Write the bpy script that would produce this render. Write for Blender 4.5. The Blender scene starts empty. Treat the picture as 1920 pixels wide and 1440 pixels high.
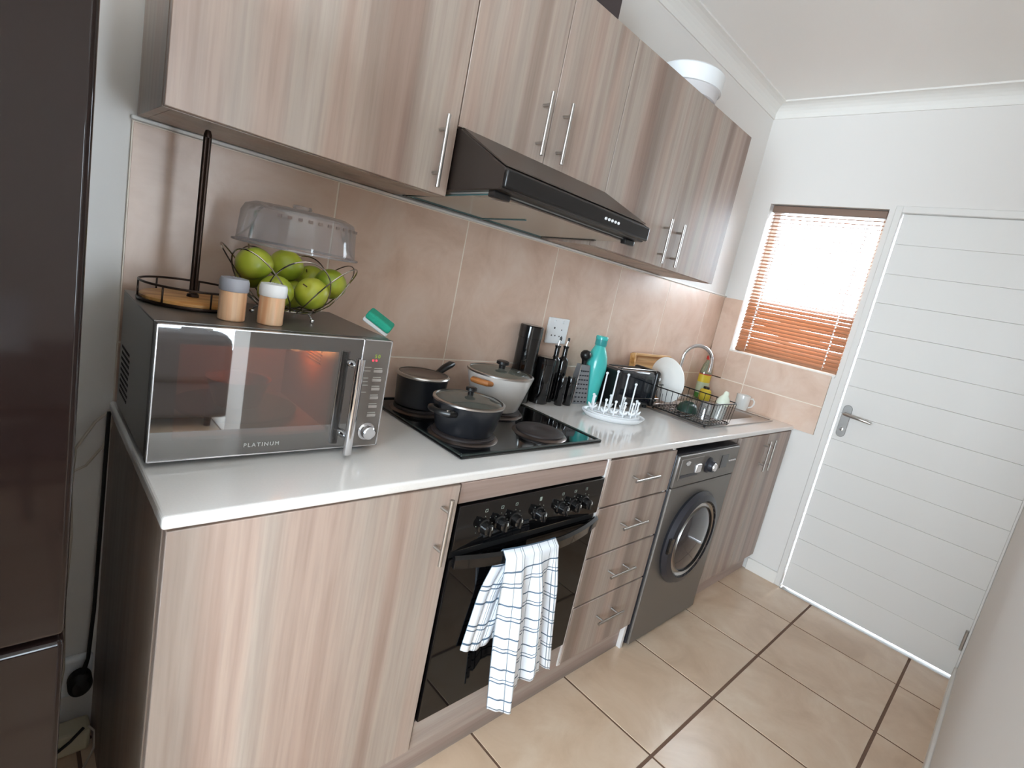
import bpy, bmesh, math, random
from mathutils import Vector, Matrix
random.seed(7)
PI = math.pi
SC = bpy.context.scene
COL = SC.collection

# ------------------------------------------------------------------ camera
CAM_POS = Vector((-0.1862, -1.4736, 1.3728))
RIGHT = Vector((0.69771593, -0.68538557, 0.20842051))
UP = Vector((-0.01946266, 0.27269477, 0.96190372))
FWD = Vector((0.71611011, 0.67519196, -0.17692406))
FPX, PPX, PPY = 974.31, 35.6, -13.87
cd = bpy.data.cameras.new('camera')
cd.sensor_fit = 'HORIZONTAL'; cd.sensor_width = 36.0
cd.lens = FPX / 1920 * 36.0
cd.shift_x = -PPX / 1920; cd.shift_y = PPY / 1920
cd.clip_start = 0.02
cam = bpy.data.objects.new('camera', cd); COL.objects.link(cam)
cam.matrix_world = Matrix(((RIGHT.x, UP.x, -FWD.x, CAM_POS.x), (RIGHT.y, UP.y, -FWD.y, CAM_POS.y),
                           (RIGHT.z, UP.z, -FWD.z, CAM_POS.z), (0, 0, 0, 1)))
SC.camera = cam

# ------------------------------------------------------------------ world, exposure, window light
SC.view_settings.view_transform = 'Standard'
SC.view_settings.look = 'None'
SC.view_settings.gamma = 1.0
SC.view_settings.use_curve_mapping = False
SC.view_settings.exposure = -0.26
try:
    SC.cycles.use_denoising = True
    SC.cycles.use_adaptive_sampling = True
    SC.cycles.adaptive_threshold = 0.03
    SC.cycles.max_bounces = 8
    SC.cycles.diffuse_bounces = 7
    SC.cycles.glossy_bounces = 5
    SC.cycles.transparent_max_bounces = 16
    SC.cycles.sample_clamp_indirect = 6.0
    SC.cycles.caustics_reflective = False
    SC.cycles.caustics_refractive = False
except Exception:
    pass
W = bpy.data.worlds.new('daylight'); SC.world = W; W.use_nodes = True
bg = W.node_tree.nodes['Background']
bg.inputs['Color'].default_value = (0.78, 0.89, 1.0, 1)
bg.inputs['Strength'].default_value = 34.0

# room dimensions (metres)
XR = 2.936          # wall with the window and the back door
YF = -1.571         # kitchen face of the short partition wall
ZC = 2.645          # ceiling
XL, YB = -2.7, -4.9  # living-room side
WIN = (-0.715, -0.115, 1.222, 2.098)     # y0,y1,z0,z1 kitchen window
DOOR = (-1.566, -0.772, 0.0, 2.085)
GLZ = [(.72, 1.75, 0.0, 2.2)]            # x0,x1,z0,z1 glazed door at the back of the living room
SIDE = (-3.30, -.75, 0.62, 2.30)         # y0,y1,z0,z1 large window on the left of the open-plan room


def area(name, loc, rot, sx, sy, power, col=(1, 1, 1), portal=False):
    l = bpy.data.lights.new(name, 'AREA'); l.shape = 'RECTANGLE'; l.size = sx; l.size_y = sy
    l.energy = power; l.color = col
    o = bpy.data.objects.new(name, l); COL.objects.link(o); o.location = loc; o.rotation_euler = rot
    if portal:
        try: l.cycles.is_portal = True
        except Exception: pass
    return o
# light portals: daylight enters through the living-room glazing, the side window and the kitchen window
for g in GLZ:
    area('daylight_glazed_doors', ((g[0]+g[1])/2, YB + 0.03, 1.12), (PI/2, 0, 0), g[1]-g[0]-.1, 2.1, 1, portal=True)
area('daylight_side_window', (XL+.03, (SIDE[0]+SIDE[1])/2, (SIDE[2]+SIDE[3])/2), (0, -PI/2, 0), SIDE[3]-SIDE[2]-.1, SIDE[1]-SIDE[0]-.1, 1, portal=True)
area('sky_portal_kitchen', (XR + 0.12, -0.415, 1.66), (0, PI/2, 0), 0.88, 0.6, 1, portal=True)

# ------------------------------------------------------------------ materials
def new_mat(name):
    m = bpy.data.materials.new(name); m.use_nodes = True
    nt = m.node_tree
    return m, nt, nt.nodes['Principled BSDF']

def srgb(r, g, b):
    def f(c):
        c /= 255.0
        return c / 12.92 if c <= 0.04045 else ((c + 0.055) / 1.055) ** 2.4
    return (f(r), f(g), f(b), 1)

def mat(name, rgb, rough=0.5, metal=0.0, coat=0.0, emit=None, estr=0.0, noise=0.0, nscale=40, bump=0.0, spec=None, sub=0.0):
    m, nt, p = new_mat(name)
    c = srgb(*rgb)
    p.inputs['Base Color'].default_value = c
    p.inputs['Roughness'].default_value = rough
    p.inputs['Metallic'].default_value = metal
    p.inputs['Coat Weight'].default_value = coat
    p.inputs['Coat Roughness'].default_value = 0.05
    if spec is not None: p.inputs['Specular IOR Level'].default_value = spec
    if emit:
        p.inputs['Emission Color'].default_value = srgb(*emit); p.inputs['Emission Strength'].default_value = estr
    if noise or bump:
        g = nt.nodes.new('ShaderNodeNewGeometry')
        n = nt.nodes.new('ShaderNodeTexNoise'); n.inputs['Scale'].default_value = nscale; n.inputs['Detail'].default_value = 4
        nt.links.new(g.outputs['Position'], n.inputs['Vector'])
        if noise:
            mx = nt.nodes.new('ShaderNodeMix'); mx.data_type = 'RGBA'
            mx.inputs[6].default_value = tuple(min(1, v * (1 - noise)) for v in c[:3]) + (1,)
            mx.inputs[7].default_value = tuple(min(1, v * (1 + noise)) for v in c[:3]) + (1,)
            nt.links.new(n.outputs['Fac'], mx.inputs[0]); nt.links.new(mx.outputs[2], p.inputs['Base Color'])
        if bump:
            b = nt.nodes.new('ShaderNodeBump'); b.inputs['Strength'].default_value = bump; b.inputs['Distance'].default_value = 0.002
            nt.links.new(n.outputs['Fac'], b.inputs['Height']); nt.links.new(b.outputs['Normal'], p.inputs['Normal'])
    return m

def wood_mat(name, along, dark, mid, light, band=8.5, rough=0.42):
    """striped wood laminate; the grain runs along axis index `along`; stripes vary across the other axes"""
    m, nt, p = new_mat(name); N = nt.nodes.new; L = nt.links.new
    g = N('ShaderNodeNewGeometry'); mp = N('ShaderNodeMapping')
    sc = [1.0, 1.0, 1.0]; sc[along] = 0.035
    mp.inputs['Scale'].default_value = sc
    L(g.outputs['Position'], mp.inputs['Vector'])
    n1 = N('ShaderNodeTexNoise'); n1.inputs['Scale'].default_value = band; n1.inputs['Detail'].default_value = 1.5; n1.inputs['Roughness'].default_value = 0.5
    n2 = N('ShaderNodeTexNoise'); n2.inputs['Scale'].default_value = 150; n2.inputs['Detail'].default_value = 3
    n3 = N('ShaderNodeTexNoise'); n3.inputs['Scale'].default_value = 37; n3.inputs['Detail'].default_value = 2
    for n in (n1, n2, n3): L(mp.outputs['Vector'], n.inputs['Vector'])
    r1 = N('ShaderNodeValToRGB'); e = r1.color_ramp.elements
    e[0].position = 0.33; e[0].color = srgb(*dark); e[1].position = 0.66; e[1].color = srgb(*light)
    a = r1.color_ramp.elements.new(0.44); a.color = srgb(*mid)
    b = r1.color_ramp.elements.new(0.48); b.color = srgb(*[int(0.35*x+0.65*y) for x, y in zip(mid, light)])
    c = r1.color_ramp.elements.new(0.56); c.color = srgb(*[int(0.6*x+0.4*y) for x, y in zip(mid, light)])
    L(n1.outputs['Fac'], r1.inputs['Fac'])
    m1 = N('ShaderNodeMix'); m1.data_type = 'RGBA'; m1.blend_type = 'MULTIPLY'; m1.inputs[0].default_value = 0.42
    r2 = N('ShaderNodeValToRGB'); r2.color_ramp.elements[0].position = 0.3; r2.color_ramp.elements[0].color = (.70, .68, .68, 1)
    r2.color_ramp.elements[1].position = 0.6; r2.color_ramp.elements[1].color = (1, 1, 1, 1)
    L(n2.outputs['Fac'], r2.inputs['Fac'])
    L(r1.outputs['Color'], m1.inputs[6]); L(r2.outputs['Color'], m1.inputs[7])
    m2 = N('ShaderNodeMix'); m2.data_type = 'RGBA'; m2.blend_type = 'MULTIPLY'; m2.inputs[0].default_value = 0.35
    r3 = N('ShaderNodeValToRGB'); r3.color_ramp.elements[0].position = 0.4; r3.color_ramp.elements[0].color = (.80, .72, .70, 1)
    r3.color_ramp.elements[1].position = 0.55; r3.color_ramp.elements[1].color = (1, 1, 1, 1)
    L(n3.outputs['Fac'], r3.inputs['Fac']); L(m1.outputs[2], m2.inputs[6]); L(r3.outputs['Color'], m2.inputs[7])
    mp4 = N('ShaderNodeMapping'); mp4.inputs['Location'].default_value = (5.3, 2.1, 7.7); L(mp.outputs['Vector'], mp4.inputs['Vector'])
    n4 = N('ShaderNodeTexNoise'); n4.inputs['Scale'].default_value = band*1.3; n4.inputs['Detail'].default_value = 1.0; L(mp4.outputs['Vector'], n4.inputs['Vector'])
    r4 = N('ShaderNodeValToRGB'); r4.color_ramp.elements[0].position = 0.40; r4.color_ramp.elements[0].color = (1.0, .90, .87, 1)
    r4.color_ramp.elements[1].position = 0.58; r4.color_ramp.elements[1].color = (.95, .96, .96, 1); L(n4.outputs['Fac'], r4.inputs['Fac'])
    m4 = N('ShaderNodeMix'); m4.data_type = 'RGBA'; m4.blend_type = 'MULTIPLY'; m4.inputs[0].default_value = 0.9
    L(m2.outputs[2], m4.inputs[6]); L(r4.outputs['Color'], m4.inputs[7])
    L(m4.outputs[2], p.inputs['Base Color'])
    p.inputs['Roughness'].default_value = rough
    bp = N('ShaderNodeBump'); bp.inputs['Strength'].default_value = 0.12; bp.inputs['Distance'].default_value = 0.001
    L(n2.outputs['Fac'], bp.inputs['Height']); L(bp.outputs['Normal'], p.inputs['Normal'])
    return m

def tile_mat(name, a, b, c, rough, scale=5.0, coat=0.0):
    m, nt, p = new_mat(name); N = nt.nodes.new; L = nt.links.new
    g = N('ShaderNodeNewGeometry')
    oi = N('ShaderNodeObjectInfo')
    ad = N('ShaderNodeVectorMath'); ad.operation = 'ADD'
    cm = N('ShaderNodeCombineXYZ'); ml = N('ShaderNodeMath'); ml.operation = 'MULTIPLY'; ml.inputs[1].default_value = 30
    L(oi.outputs['Random'], ml.inputs[0]); L(ml.outputs[0], cm.inputs['X']); L(ml.outputs[0], cm.inputs['Z'])
    L(g.outputs['Position'], ad.inputs[0]); L(cm.outputs[0], ad.inputs[1])
    n1 = N('ShaderNodeTexNoise'); n1.inputs['Scale'].default_value = scale; n1.inputs['Detail'].default_value = 6; n1.inputs['Roughness'].default_value = 0.62
    n1.inputs['Distortion'].default_value = 0.6
    L(ad.outputs[0], n1.inputs['Vector'])
    r = N('ShaderNodeValToRGB'); e = r.color_ramp.elements
    e[0].position = 0.30; e[0].color = srgb(*a); e[1].position = 0.72; e[1].color = srgb(*c)
    x = e.new(0.5); x.color = srgb(*b)
    L(n1.outputs['Fac'], r.inputs['Fac']); L(r.outputs['Color'], p.inputs['Base Color'])
    p.inputs['Roughness'].default_value = rough; p.inputs['Coat Weight'].default_value = coat; p.inputs['Coat Roughness'].default_value = 0.15
    bp = N('ShaderNodeBump'); bp.inputs['Strength'].default_value = 0.08; bp.inputs['Distance'].default_value = 0.002
    L(n1.outputs['Fac'], bp.inputs['Height']); L(bp.outputs['Normal'], p.inputs['Normal'])
    return m

def clear_mat(name, rgb=(255, 255, 255), gloss=0.12, rough=0.03, haze=0.0, hazecol=(235, 235, 240)):
    """thin clear sheet: transparent + fresnel gloss + a little milky haze"""
    m = bpy.data.materials.new(name); m.use_nodes = True; nt = m.node_tree
    for n in list(nt.nodes): nt.nodes.remove(n)
    N = nt.nodes.new; L = nt.links.new
    o = N('ShaderNodeOutputMaterial'); t = N('ShaderNodeBsdfTransparent'); t.inputs[0].default_value = srgb(*rgb)
    g = N('ShaderNodeBsdfGlossy'); g.inputs['Roughness'].default_value = rough
    d = N('ShaderNodeBsdfDiffuse'); d.inputs[0].default_value = srgb(*hazecol)
    mh = N('ShaderNodeMixShader'); mh.inputs[0].default_value = haze
    L(t.outputs[0], mh.inputs[1]); L(d.outputs[0], mh.inputs[2])
    lw = N('ShaderNodeLayerWeight'); lw.inputs['Blend'].default_value = 0.25
    ma = N('ShaderNodeMath'); ma.operation = 'MULTIPLY_ADD'; ma.inputs[1].default_value = 0.6; ma.inputs[2].default_value = gloss
    L(lw.outputs['Fresnel'], ma.inputs[0])
    mx = N('ShaderNodeMixShader'); L(ma.outputs[0], mx.inputs[0]); L(mh.outputs[0], mx.inputs[1]); L(g.outputs[0], mx.inputs[2])
    L(mx.outputs[0], o.inputs[0])
    return m

M = {}
M['wood'] = wood_mat('wood_laminate', 2, (142, 125, 115), (166, 150, 139), (184, 170, 159))
M['wood_h'] = wood_mat('wood_laminate_horizontal', 0, (144, 130, 123), (166, 152, 144), (181, 169, 161))
M['carcass'] = mat('cabinet_carcass_dark', (120, 104, 96), 0.6)
M['white_board'] = mat('white_melamine', (222, 218, 215), 0.5)
M['wall'] = mat('wall_paint', (227, 223, 219), 0.8, bump=0.05, nscale=300)
M['ceil'] = mat('ceiling_paint', (242, 239, 235), 0.85, bump=0.05, nscale=200)
M['trim'] = mat('white_trim_paint', (232, 229, 224), 0.5)
M['doorp'] = mat('white_door_paint', (224, 221, 217), 0.42)
M['wtile'] = tile_mat('beige_wall_tile', (204, 173, 152), (217, 189, 170), (225, 203, 187), 0.35, 5.5)
M['grout'] = mat('pale_grout', (240, 228, 214), 0.9)
M['ftile'] = tile_mat('beige_floor_tile', (194, 166, 140), (208, 182, 156), (219, 198, 175), 0.28, 4.5, coat=0.15)
M['fgrout'] = mat('dark_floor_grout', (112, 86, 70), 0.9)
M['quartz'] = mat('pale_quartz', (232, 228, 224), 0.13, coat=0.35, noise=0.05, nscale=260)
M['steel'] = mat('brushed_steel', (190, 186, 182), 0.28, 1.0)
M['chrome'] = mat('chrome', (225, 225, 228), 0.08, 1.0)
M['sinksteel'] = mat('sink_steel', (186, 180, 176), 0.3, 1.0)
M['black_gloss'] = mat('black_gloss', (14, 13, 14), 0.06, coat=0.3)
M['black_glass'] = mat('black_oven_glass', (8, 7, 8), 0.04, spec=0.35)
M['black_satin'] = mat('black_satin', (22, 20, 20), 0.32)
M['black_matte'] = mat('black_matte', (20, 19, 19), 0.6)
M['hood'] = mat('hood_dark_enamel', (44, 36, 32), 0.35)
M['hoodtop'] = mat('hood_front_enamel', (58, 48, 42), 0.32)
M['hoodplate'] = mat('hood_underside', (168, 166, 160), 0.22, 0.4)
M['teal_line'] = mat('teal_edge', (50, 96, 100), 0.3)
M['iron'] = mat('hotplate_iron', (52, 45, 44), 0.55, 0.3, noise=0.2, nscale=120)
M['ringm'] = mat('plate_ring_metal', (104, 92, 86), 0.3, 0.9)
M['mwgrey'] = mat('microwave_grey_metal', (128, 124, 120), 0.34, 0.75)
M['mwpanel'] = mat('microwave_panel_silver', (132, 126, 122), 0.3, 0.6)
M['silver_edge'] = mat('silver_edge', (215, 212, 212), 0.25, 0.7)
M['white_plastic'] = mat('white_plastic', (236, 238, 240), 0.35)
M['white_ceramic'] = mat('white_ceramic', (236, 233, 228), 0.15, coat=0.3)
M['grey_cap'] = mat('grey_cap', (158, 158, 166), 0.45)
M['pale_wood'] = wood_mat('pale_shaker_wood', 2, (196, 148, 108), (216, 172, 132), (232, 194, 156), 60)
M['board_wood'] = wood_mat('bamboo', 0, (176, 122, 62), (204, 152, 90), (222, 178, 120), 40)
M['base_wood'] = wood_mat('holder_base_wood', 0, (176, 118, 58), (198, 142, 78), (214, 164, 100), 50)
M['bronze'] = mat('dark_bronze_wire', (52, 36, 28), 0.4, 0.6)
M['wire'] = mat('chrome_wire', (170, 160, 150), 0.18, 1.0)
M['blackwire'] = mat('black_wire', (26, 22, 20), 0.4, 0.3)
M['teal'] = mat('teal_plastic', (70, 190, 184), 0.25, coat=0.2)
M['teal_dark'] = mat('teal_cap', (52, 150, 150), 0.3)
M['sponge'] = mat('teal_sponge', (34, 150, 122), 0.9, noise=0.2, nscale=200)
M['pot_white'] = mat('white_enamel', (214, 208, 202), 0.25, coat=0.3)
M['pot_black'] = mat('nonstick_black', (30, 31, 35), 0.32, coat=0.15)
M['lid_glass'] = clear_mat('lid_glass', (206, 214, 208), 0.12, 0.05, 0.25, (150, 150, 140))
M['clear'] = clear_mat('clear_plastic', (246, 246, 248), 0.04, 0.08, 0.15, (228, 224, 228))
M['pane'] = clear_mat('window_glass', (250, 252, 252), 0.03, 0.01, 0.0)
M['mwglass'] = clear_mat('microwave_door_glass', (176, 166, 156), 0.26, 0.02, 0.10, (120, 116, 114))
M['greenliq'] = mat('green_soap', (74, 140, 60), 0.2, coat=0.3)
M['yellow'] = mat('yellow_label', (226, 200, 60), 0.45)
M['pale_label'] = mat('pale_label', (196, 208, 180), 0.45)
M['red'] = mat('red_cap', (190, 52, 44), 0.4)
M['darkgreen'] = mat('dark_green_plastic', (28, 54, 44), 0.4)
M['milky'] = mat('milky_plastic', (222, 228, 210), 0.35)
M['wm'] = mat('washer_silver_grey', (118, 112, 107), 0.38, 0.45)
M['wmdark'] = mat('washer_dark', (46, 46, 52), 0.3, 0.2)
M['wmglass'] = mat('washer_door_glass', (50, 46, 50), 0.08, coat=0.5)
M['fridge'] = mat('fridge_dark_gloss', (26, 17, 15), 0.08, 0.0, noise=0.12, nscale=8, spec=0.3)
M['slat'] = None
M['cable_black'] = mat('black_cable', (24, 18, 16), 0.6)
M['cable_white'] = mat('white_cable', (190, 178, 164), 0.6)
M['cream'] = mat('cream_plastic', (204, 194, 168), 0.5)
M['brownbox'] = mat('dark_brown_box', (62, 52, 52), 0.6)
M['wood_orange'] = mat('orange_wood_handle', (176, 112, 60), 0.5, noise=0.2, nscale=60)
M['sofa'] = mat('grey_sofa_fabric', (112, 106, 106), 0.95, bump=0.3, nscale=400)
M['table'] = mat('dark_table_wood', (60, 42, 34), 0.4)
M['print'] = mat('pale_print', (190, 190, 184), 0.5)
M['goldprint'] = mat('grey_print', (140, 150, 140), 0.5)
M['copper'] = mat('copper_band', (150, 104, 70), 0.35, 0.3)
M['cavity'] = mat('microwave_cavity', (190, 120, 80), 0.4)

def slat_material():
    m, nt, p = new_mat('orange_brown_slat')
    N = nt.nodes.new; L = nt.links.new
    p.inputs['Base Color'].default_value = srgb(166, 122, 92); p.inputs['Roughness'].default_value = 0.4
    tr = N('ShaderNodeBsdfTranslucent'); tr.inputs[0].default_value = srgb(214, 152, 104)
    mx = N('ShaderNodeMixShader'); mx.inputs[0].default_value = 0.22
    o = nt.nodes['Material Output']
    L(p.outputs[0], mx.inputs[1]); L(tr.outputs[0], mx.inputs[2]); L(mx.outputs[0], o.inputs[0])
    return m
M['slat'] = slat_material()

def apple_material():
    m, nt, p = new_mat('green_apple_skin'); N = nt.nodes.new; L = nt.links.new
    tc = N('ShaderNodeTexCoord'); oi = N('ShaderNodeObjectInfo')
    n = N('ShaderNodeTexNoise'); n.inputs['Scale'].default_value = 14; n.inputs['Detail'].default_value = 2
    ad = N('ShaderNodeVectorMath'); ad.operation = 'ADD'; L(tc.outputs['Object'], ad.inputs[0]); L(oi.outputs['Random'], ad.inputs[1])
    L(ad.outputs[0], n.inputs['Vector'])
    r = N('ShaderNodeValToRGB'); e = r.color_ramp.elements
    e[0].position = 0.35; e[0].color = srgb(126, 146, 34); e[1].position = 0.7; e[1].color = srgb(182, 184, 62)
    L(n.outputs['Fac'], r.inputs['Fac']); L(r.outputs[0], p.inputs['Base Color'])
    p.inputs['Roughness'].default_value = 0.38; p.inputs['Coat Weight'].default_value = 0.1
    return m
M['apple'] = apple_material()

def towel_material():
    m, nt, p = new_mat('checked_towel'); N = nt.nodes.new; L = nt.links.new
    uv = N('ShaderNodeUVMap'); sp = N('ShaderNodeSeparateXYZ'); L(uv.outputs[0], sp.inputs[0])
    def stripes(sock, period, offs):
        out = None
        for off, w in offs:
            a = N('ShaderNodeMath'); a.operation = 'ADD'; a.inputs[1].default_value = off; L(sock, a.inputs[0])
            b = N('ShaderNodeMath'); b.operation = 'PINGPONG'; b.inputs[1].default_value = period / 2; L(a.outputs[0], b.inputs[0])
            c = N('ShaderNodeMath'); c.operation = 'LESS_THAN'; c.inputs[1].default_value = w; L(b.outputs[0], c.inputs[0])
            if out is None: out = c.outputs[0]
            else:
                d = N('ShaderNodeMath'); d.operation = 'MAXIMUM'; L(out, d.inputs[0]); L(c.outputs[0], d.inputs[1]); out = d.outputs[0]
        return out
    v = stripes(sp.outputs['Y'], 0.105, [(0.0, 0.0022), (0.012, 0.0016), (0.047, 0.0026)])
    u = stripes(sp.outputs['X'], 0.095, [(0.0, 0.0016), (0.011, 0.0011), (0.042, 0.0013)])
    m1 = N('ShaderNodeMix'); m1.data_type = 'RGBA'; m1.inputs[6].default_value = srgb(238, 242, 248); m1.inputs[7].default_value = srgb(118, 128, 138); L(u, m1.inputs[0])
    m2 = N('ShaderNodeMix'); m2.data_type = 'RGBA'; m2.inputs[7].default_value = srgb(84, 104, 124); L(m1.outputs[2], m2.inputs[6]); L(v, m2.inputs[0])
    L(m2.outputs[2], p.inputs['Base Color']); p.inputs['Roughness'].default_value = 0.95
    n = N('ShaderNodeTexNoise'); n.inputs['Scale'].default_value = 900; bp = N('ShaderNodeBump'); bp.inputs['Strength'].default_value = 0.15; bp.inputs['Distance'].default_value = 0.001
    L(uv.outputs[0], n.inputs['Vector']); L(n.outputs[0], bp.inputs['Height']); L(bp.outputs[0], p.inputs['Normal'])
    return m
M['towel'] = towel_material()

# ------------------------------------------------------------------ mesh helpers
def nb(): return bmesh.new()

def box(bm, x0, x1, y0, y1, z0, z1, bev=0.0, seg=2):
    t = bmesh.new()
    r = bmesh.ops.create_cube(t, size=1)
    for v in t.verts:
        v.co = Vector(((x0+x1)/2 + v.co.x*(x1-x0), (y0+y1)/2 + v.co.y*(y1-y0), (z0+z1)/2 + v.co.z*(z1-z0)))
    if bev > 0:
        bmesh.ops.bevel(t, geom=list(t.edges), offset=min(bev, 0.49*min(abs(x1-x0), abs(y1-y0), abs(z1-z0))), segments=seg, profile=0.5, affect='EDGES')
        big = sorted(t.faces, key=lambda f: -f.calc_area())[:6]
        for f in t.faces: f.smooth = f not in big
    join(bm, t); return bm

def join(bm, t, mtx=None):
    if mtx is not None: bmesh.ops.transform(t, matrix=mtx, verts=t.verts)
    me = bpy.data.meshes.new('tmp'); t.to_mesh(me); t.free(); bm.from_mesh(me); bpy.data.meshes.remove(me)

def lathe(bm, prof, c=(0, 0, 0), n=32, smooth=True, axis='z', sx=1.0, sy=1.0, cap0=True, cap1=True):
    """profile [(r,h),...] turned round an axis through c"""
    rings = []
    def pt(a, r, h):
        x, y = r*math.cos(a)*sx, r*math.sin(a)*sy
        if axis == 'z': q = (x, y, h)
        elif axis == 'y': q = (x, h, y)
        else: q = (h, x, y)
        return (c[0]+q[0], c[1]+q[1], c[2]+q[2])
    for r, h in prof:
        if r < 1e-6: rings.append([bm.verts.new(pt(0, 0, h))])
        else: rings.append([bm.verts.new(pt(2*PI*i/n, r, h)) for i in range(n)])
    fs = []
    for a, b in zip(rings, rings[1:]):
        for i in range(n):
            j = (i+1) % n
            vs = [a[i % len(a)], a[j % len(a)], b[j % len(b)], b[i % len(b)]]
            u = []
            for v in vs:
                if v not in u: u.append(v)
            if len(u) >= 3:
                try: f = bm.faces.new(u); f.smooth = smooth; fs.append(f)
                except ValueError: pass
    if cap0 and len(rings[0]) > 2: fs.append(bm.faces.new(list(reversed(rings[0]))))
    if cap1 and len(rings[-1]) > 2: fs.append(bm.faces.new(rings[-1]))
    bmesh.ops.recalc_face_normals(bm, faces=fs)
    return bm

def tube(bm, pts, r, n=8, closed=False, cap=True):
    pts = [Vector(p) for p in pts]; m = len(pts)
    rings = []; nrm = None
    for i in range(m):
        if closed: t = (pts[(i+1) % m] - pts[(i-1) % m])
        else: t = pts[min(i+1, m-1)] - pts[max(i-1, 0)]
        if t.length < 1e-9: t = Vector((0, 0, 1))
        t.normalize()
        if nrm is None:
            nrm = t.orthogonal().normalized()
        else:
            nrm = nrm - t * nrm.dot(t)
            nrm = nrm.normalized() if nrm.length > 1e-6 else t.orthogonal().normalized()
        b = t.cross(nrm)
        rr = r[i] if isinstance(r, (list, tuple)) else r
        rings.append([bm.verts.new(pts[i] + (nrm*math.cos(2*PI*k/n) + b*math.sin(2*PI*k/n))*rr) for k in range(n)])
    fs = []
    for i in range(m if closed else m-1):
        a, b = rings[i], rings[(i+1) % m]
        off = 0
        if closed and i == m-1:
            off = min(range(n), key=lambda k: (a[0].co - b[k].co).length)
        for k in range(n):
            f = bm.faces.new([a[k], a[(k+1) % n], b[(k+1+off) % n], b[(k+off) % n]]); f.smooth = True; fs.append(f)
    if cap and not closed:
        fs.append(bm.faces.new(list(reversed(rings[0])))); fs.append(bm.faces.new(rings[-1]))
    bmesh.ops.recalc_face_normals(bm, faces=fs)
    return bm

def prism(bm, poly, axis, a, b, bev=0.0):
    """2-D polygon extruded along an axis from a to b; poly coords are the other two axes in xyz order"""
    t = bmesh.new()
    def q(p, h):
        return {'x': (h, p[0], p[1]), 'y': (p[0], h, p[1]), 'z': (p[0], p[1], h)}[axis]
    A = [t.verts.new(q(p, a)) for p in poly]; B = [t.verts.new(q(p, b)) for p in poly]
    t.faces.new(A); t.faces.new(list(reversed(B)))
    for i in range(len(poly)):
        j = (i+1) % len(poly); t.faces.new([A[j], A[i], B[i], B[j]])
    bmesh.ops.recalc_face_normals(t, faces=t.faces)
    if bev: bmesh.ops.bevel(t, geom=list(t.edges), offset=bev, segments=2, profile=0.5, affect='EDGES')
    join(bm, t); return bm

def arc(c, r, a0, a1, n, plane='xy', ry=None):
    ry = r if ry is None else ry; out = []
    for i in range(n+1):
        a = a0 + (a1-a0)*i/n; u, v = r*math.cos(a), ry*math.sin(a)
        out.append({'xy': (c[0]+u, c[1]+v, c[2]), 'xz': (c[0]+u, c[1], c[2]+v), 'yz': (c[0], c[1]+u, c[2]+v)}[plane])
    return out

def circle(c, r, n=28, plane='xy', ry=None):
    return arc(c, r, 0, 2*PI*(n-1)/n, n-1, plane, ry)

def obj(name, bm, m, parent=None, loc=None, world=False, sharp=True):
    """one mesh object; world=True: the mesh was drawn in world coordinates and is moved into its thing's frame"""
    if world and parent is not None:
        p, off = parent, Vector((0, 0, 0))
        while p is not None: off += p.location; p = p.parent
        bmesh.ops.translate(bm, vec=-off, verts=bm.verts)
    me = bpy.data.meshes.new(name); bm.to_mesh(me); bm.free()
    if sharp:
        fl = [p.use_smooth for p in me.polygons]
        try: me.set_sharp_from_angle(angle=math.radians(40))
        except Exception: pass
        me.polygons.foreach_set('use_smooth', fl)
    me.materials.append(M[m] if isinstance(m, str) else m)
    o = bpy.data.objects.new(name, me); COL.objects.link(o)
    if loc: o.location = loc
    if parent is not None: o.parent = parent
    return o

def tag(o, label, cat, group=None):
    o['label'] = label; o['category'] = cat
    if group: o['group'] = group
    return o

def thing(name, label, cat, loc=(0, 0, 0), rz=0.0, group=None):
    o = bpy.data.objects.new(name, None); o.empty_display_size = 0.05; COL.objects.link(o)
    o.location = loc; o.rotation_euler = (0, 0, rz)
    return tag(o, label, cat, group)

def struct(name, bm, m, parent=None):
    o = obj(name, bm, m, parent)
    if parent is None: o['kind'] = 'structure'
    return o

def dup(root, loc, rz, label, group=None):
    r = root.copy(); COL.objects.link(r); r.location = loc; r.rotation_euler = (0, 0, rz); r['label'] = label
    if group: r['group'] = group
    for ch in list(root.children):
        c = ch.copy(); COL.objects.link(c); c.parent = r
        for g in list(ch.children):
            d = g.copy(); COL.objects.link(d); d.parent = c
    return r

def text_bm(body, size, depth=0.0006):
    cu = bpy.data.curves.new('t', 'FONT'); cu.body = body; cu.size = size; cu.extrude = depth; cu.align_x = 'CENTER'; cu.align_y = 'CENTER'
    cu.space_character = 1.35
    o = bpy.data.objects.new('t', cu); COL.objects.link(o)
    dg = bpy.context.evaluated_depsgraph_get(); dg.update()
    me = bpy.data.meshes.new_from_object(o.evaluated_get(dg))
    bm = nb(); bm.from_mesh(me)
    bpy.data.objects.remove(o); bpy.data.curves.remove(cu); bpy.data.meshes.remove(me)
    return bm

exec_order = []

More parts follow.
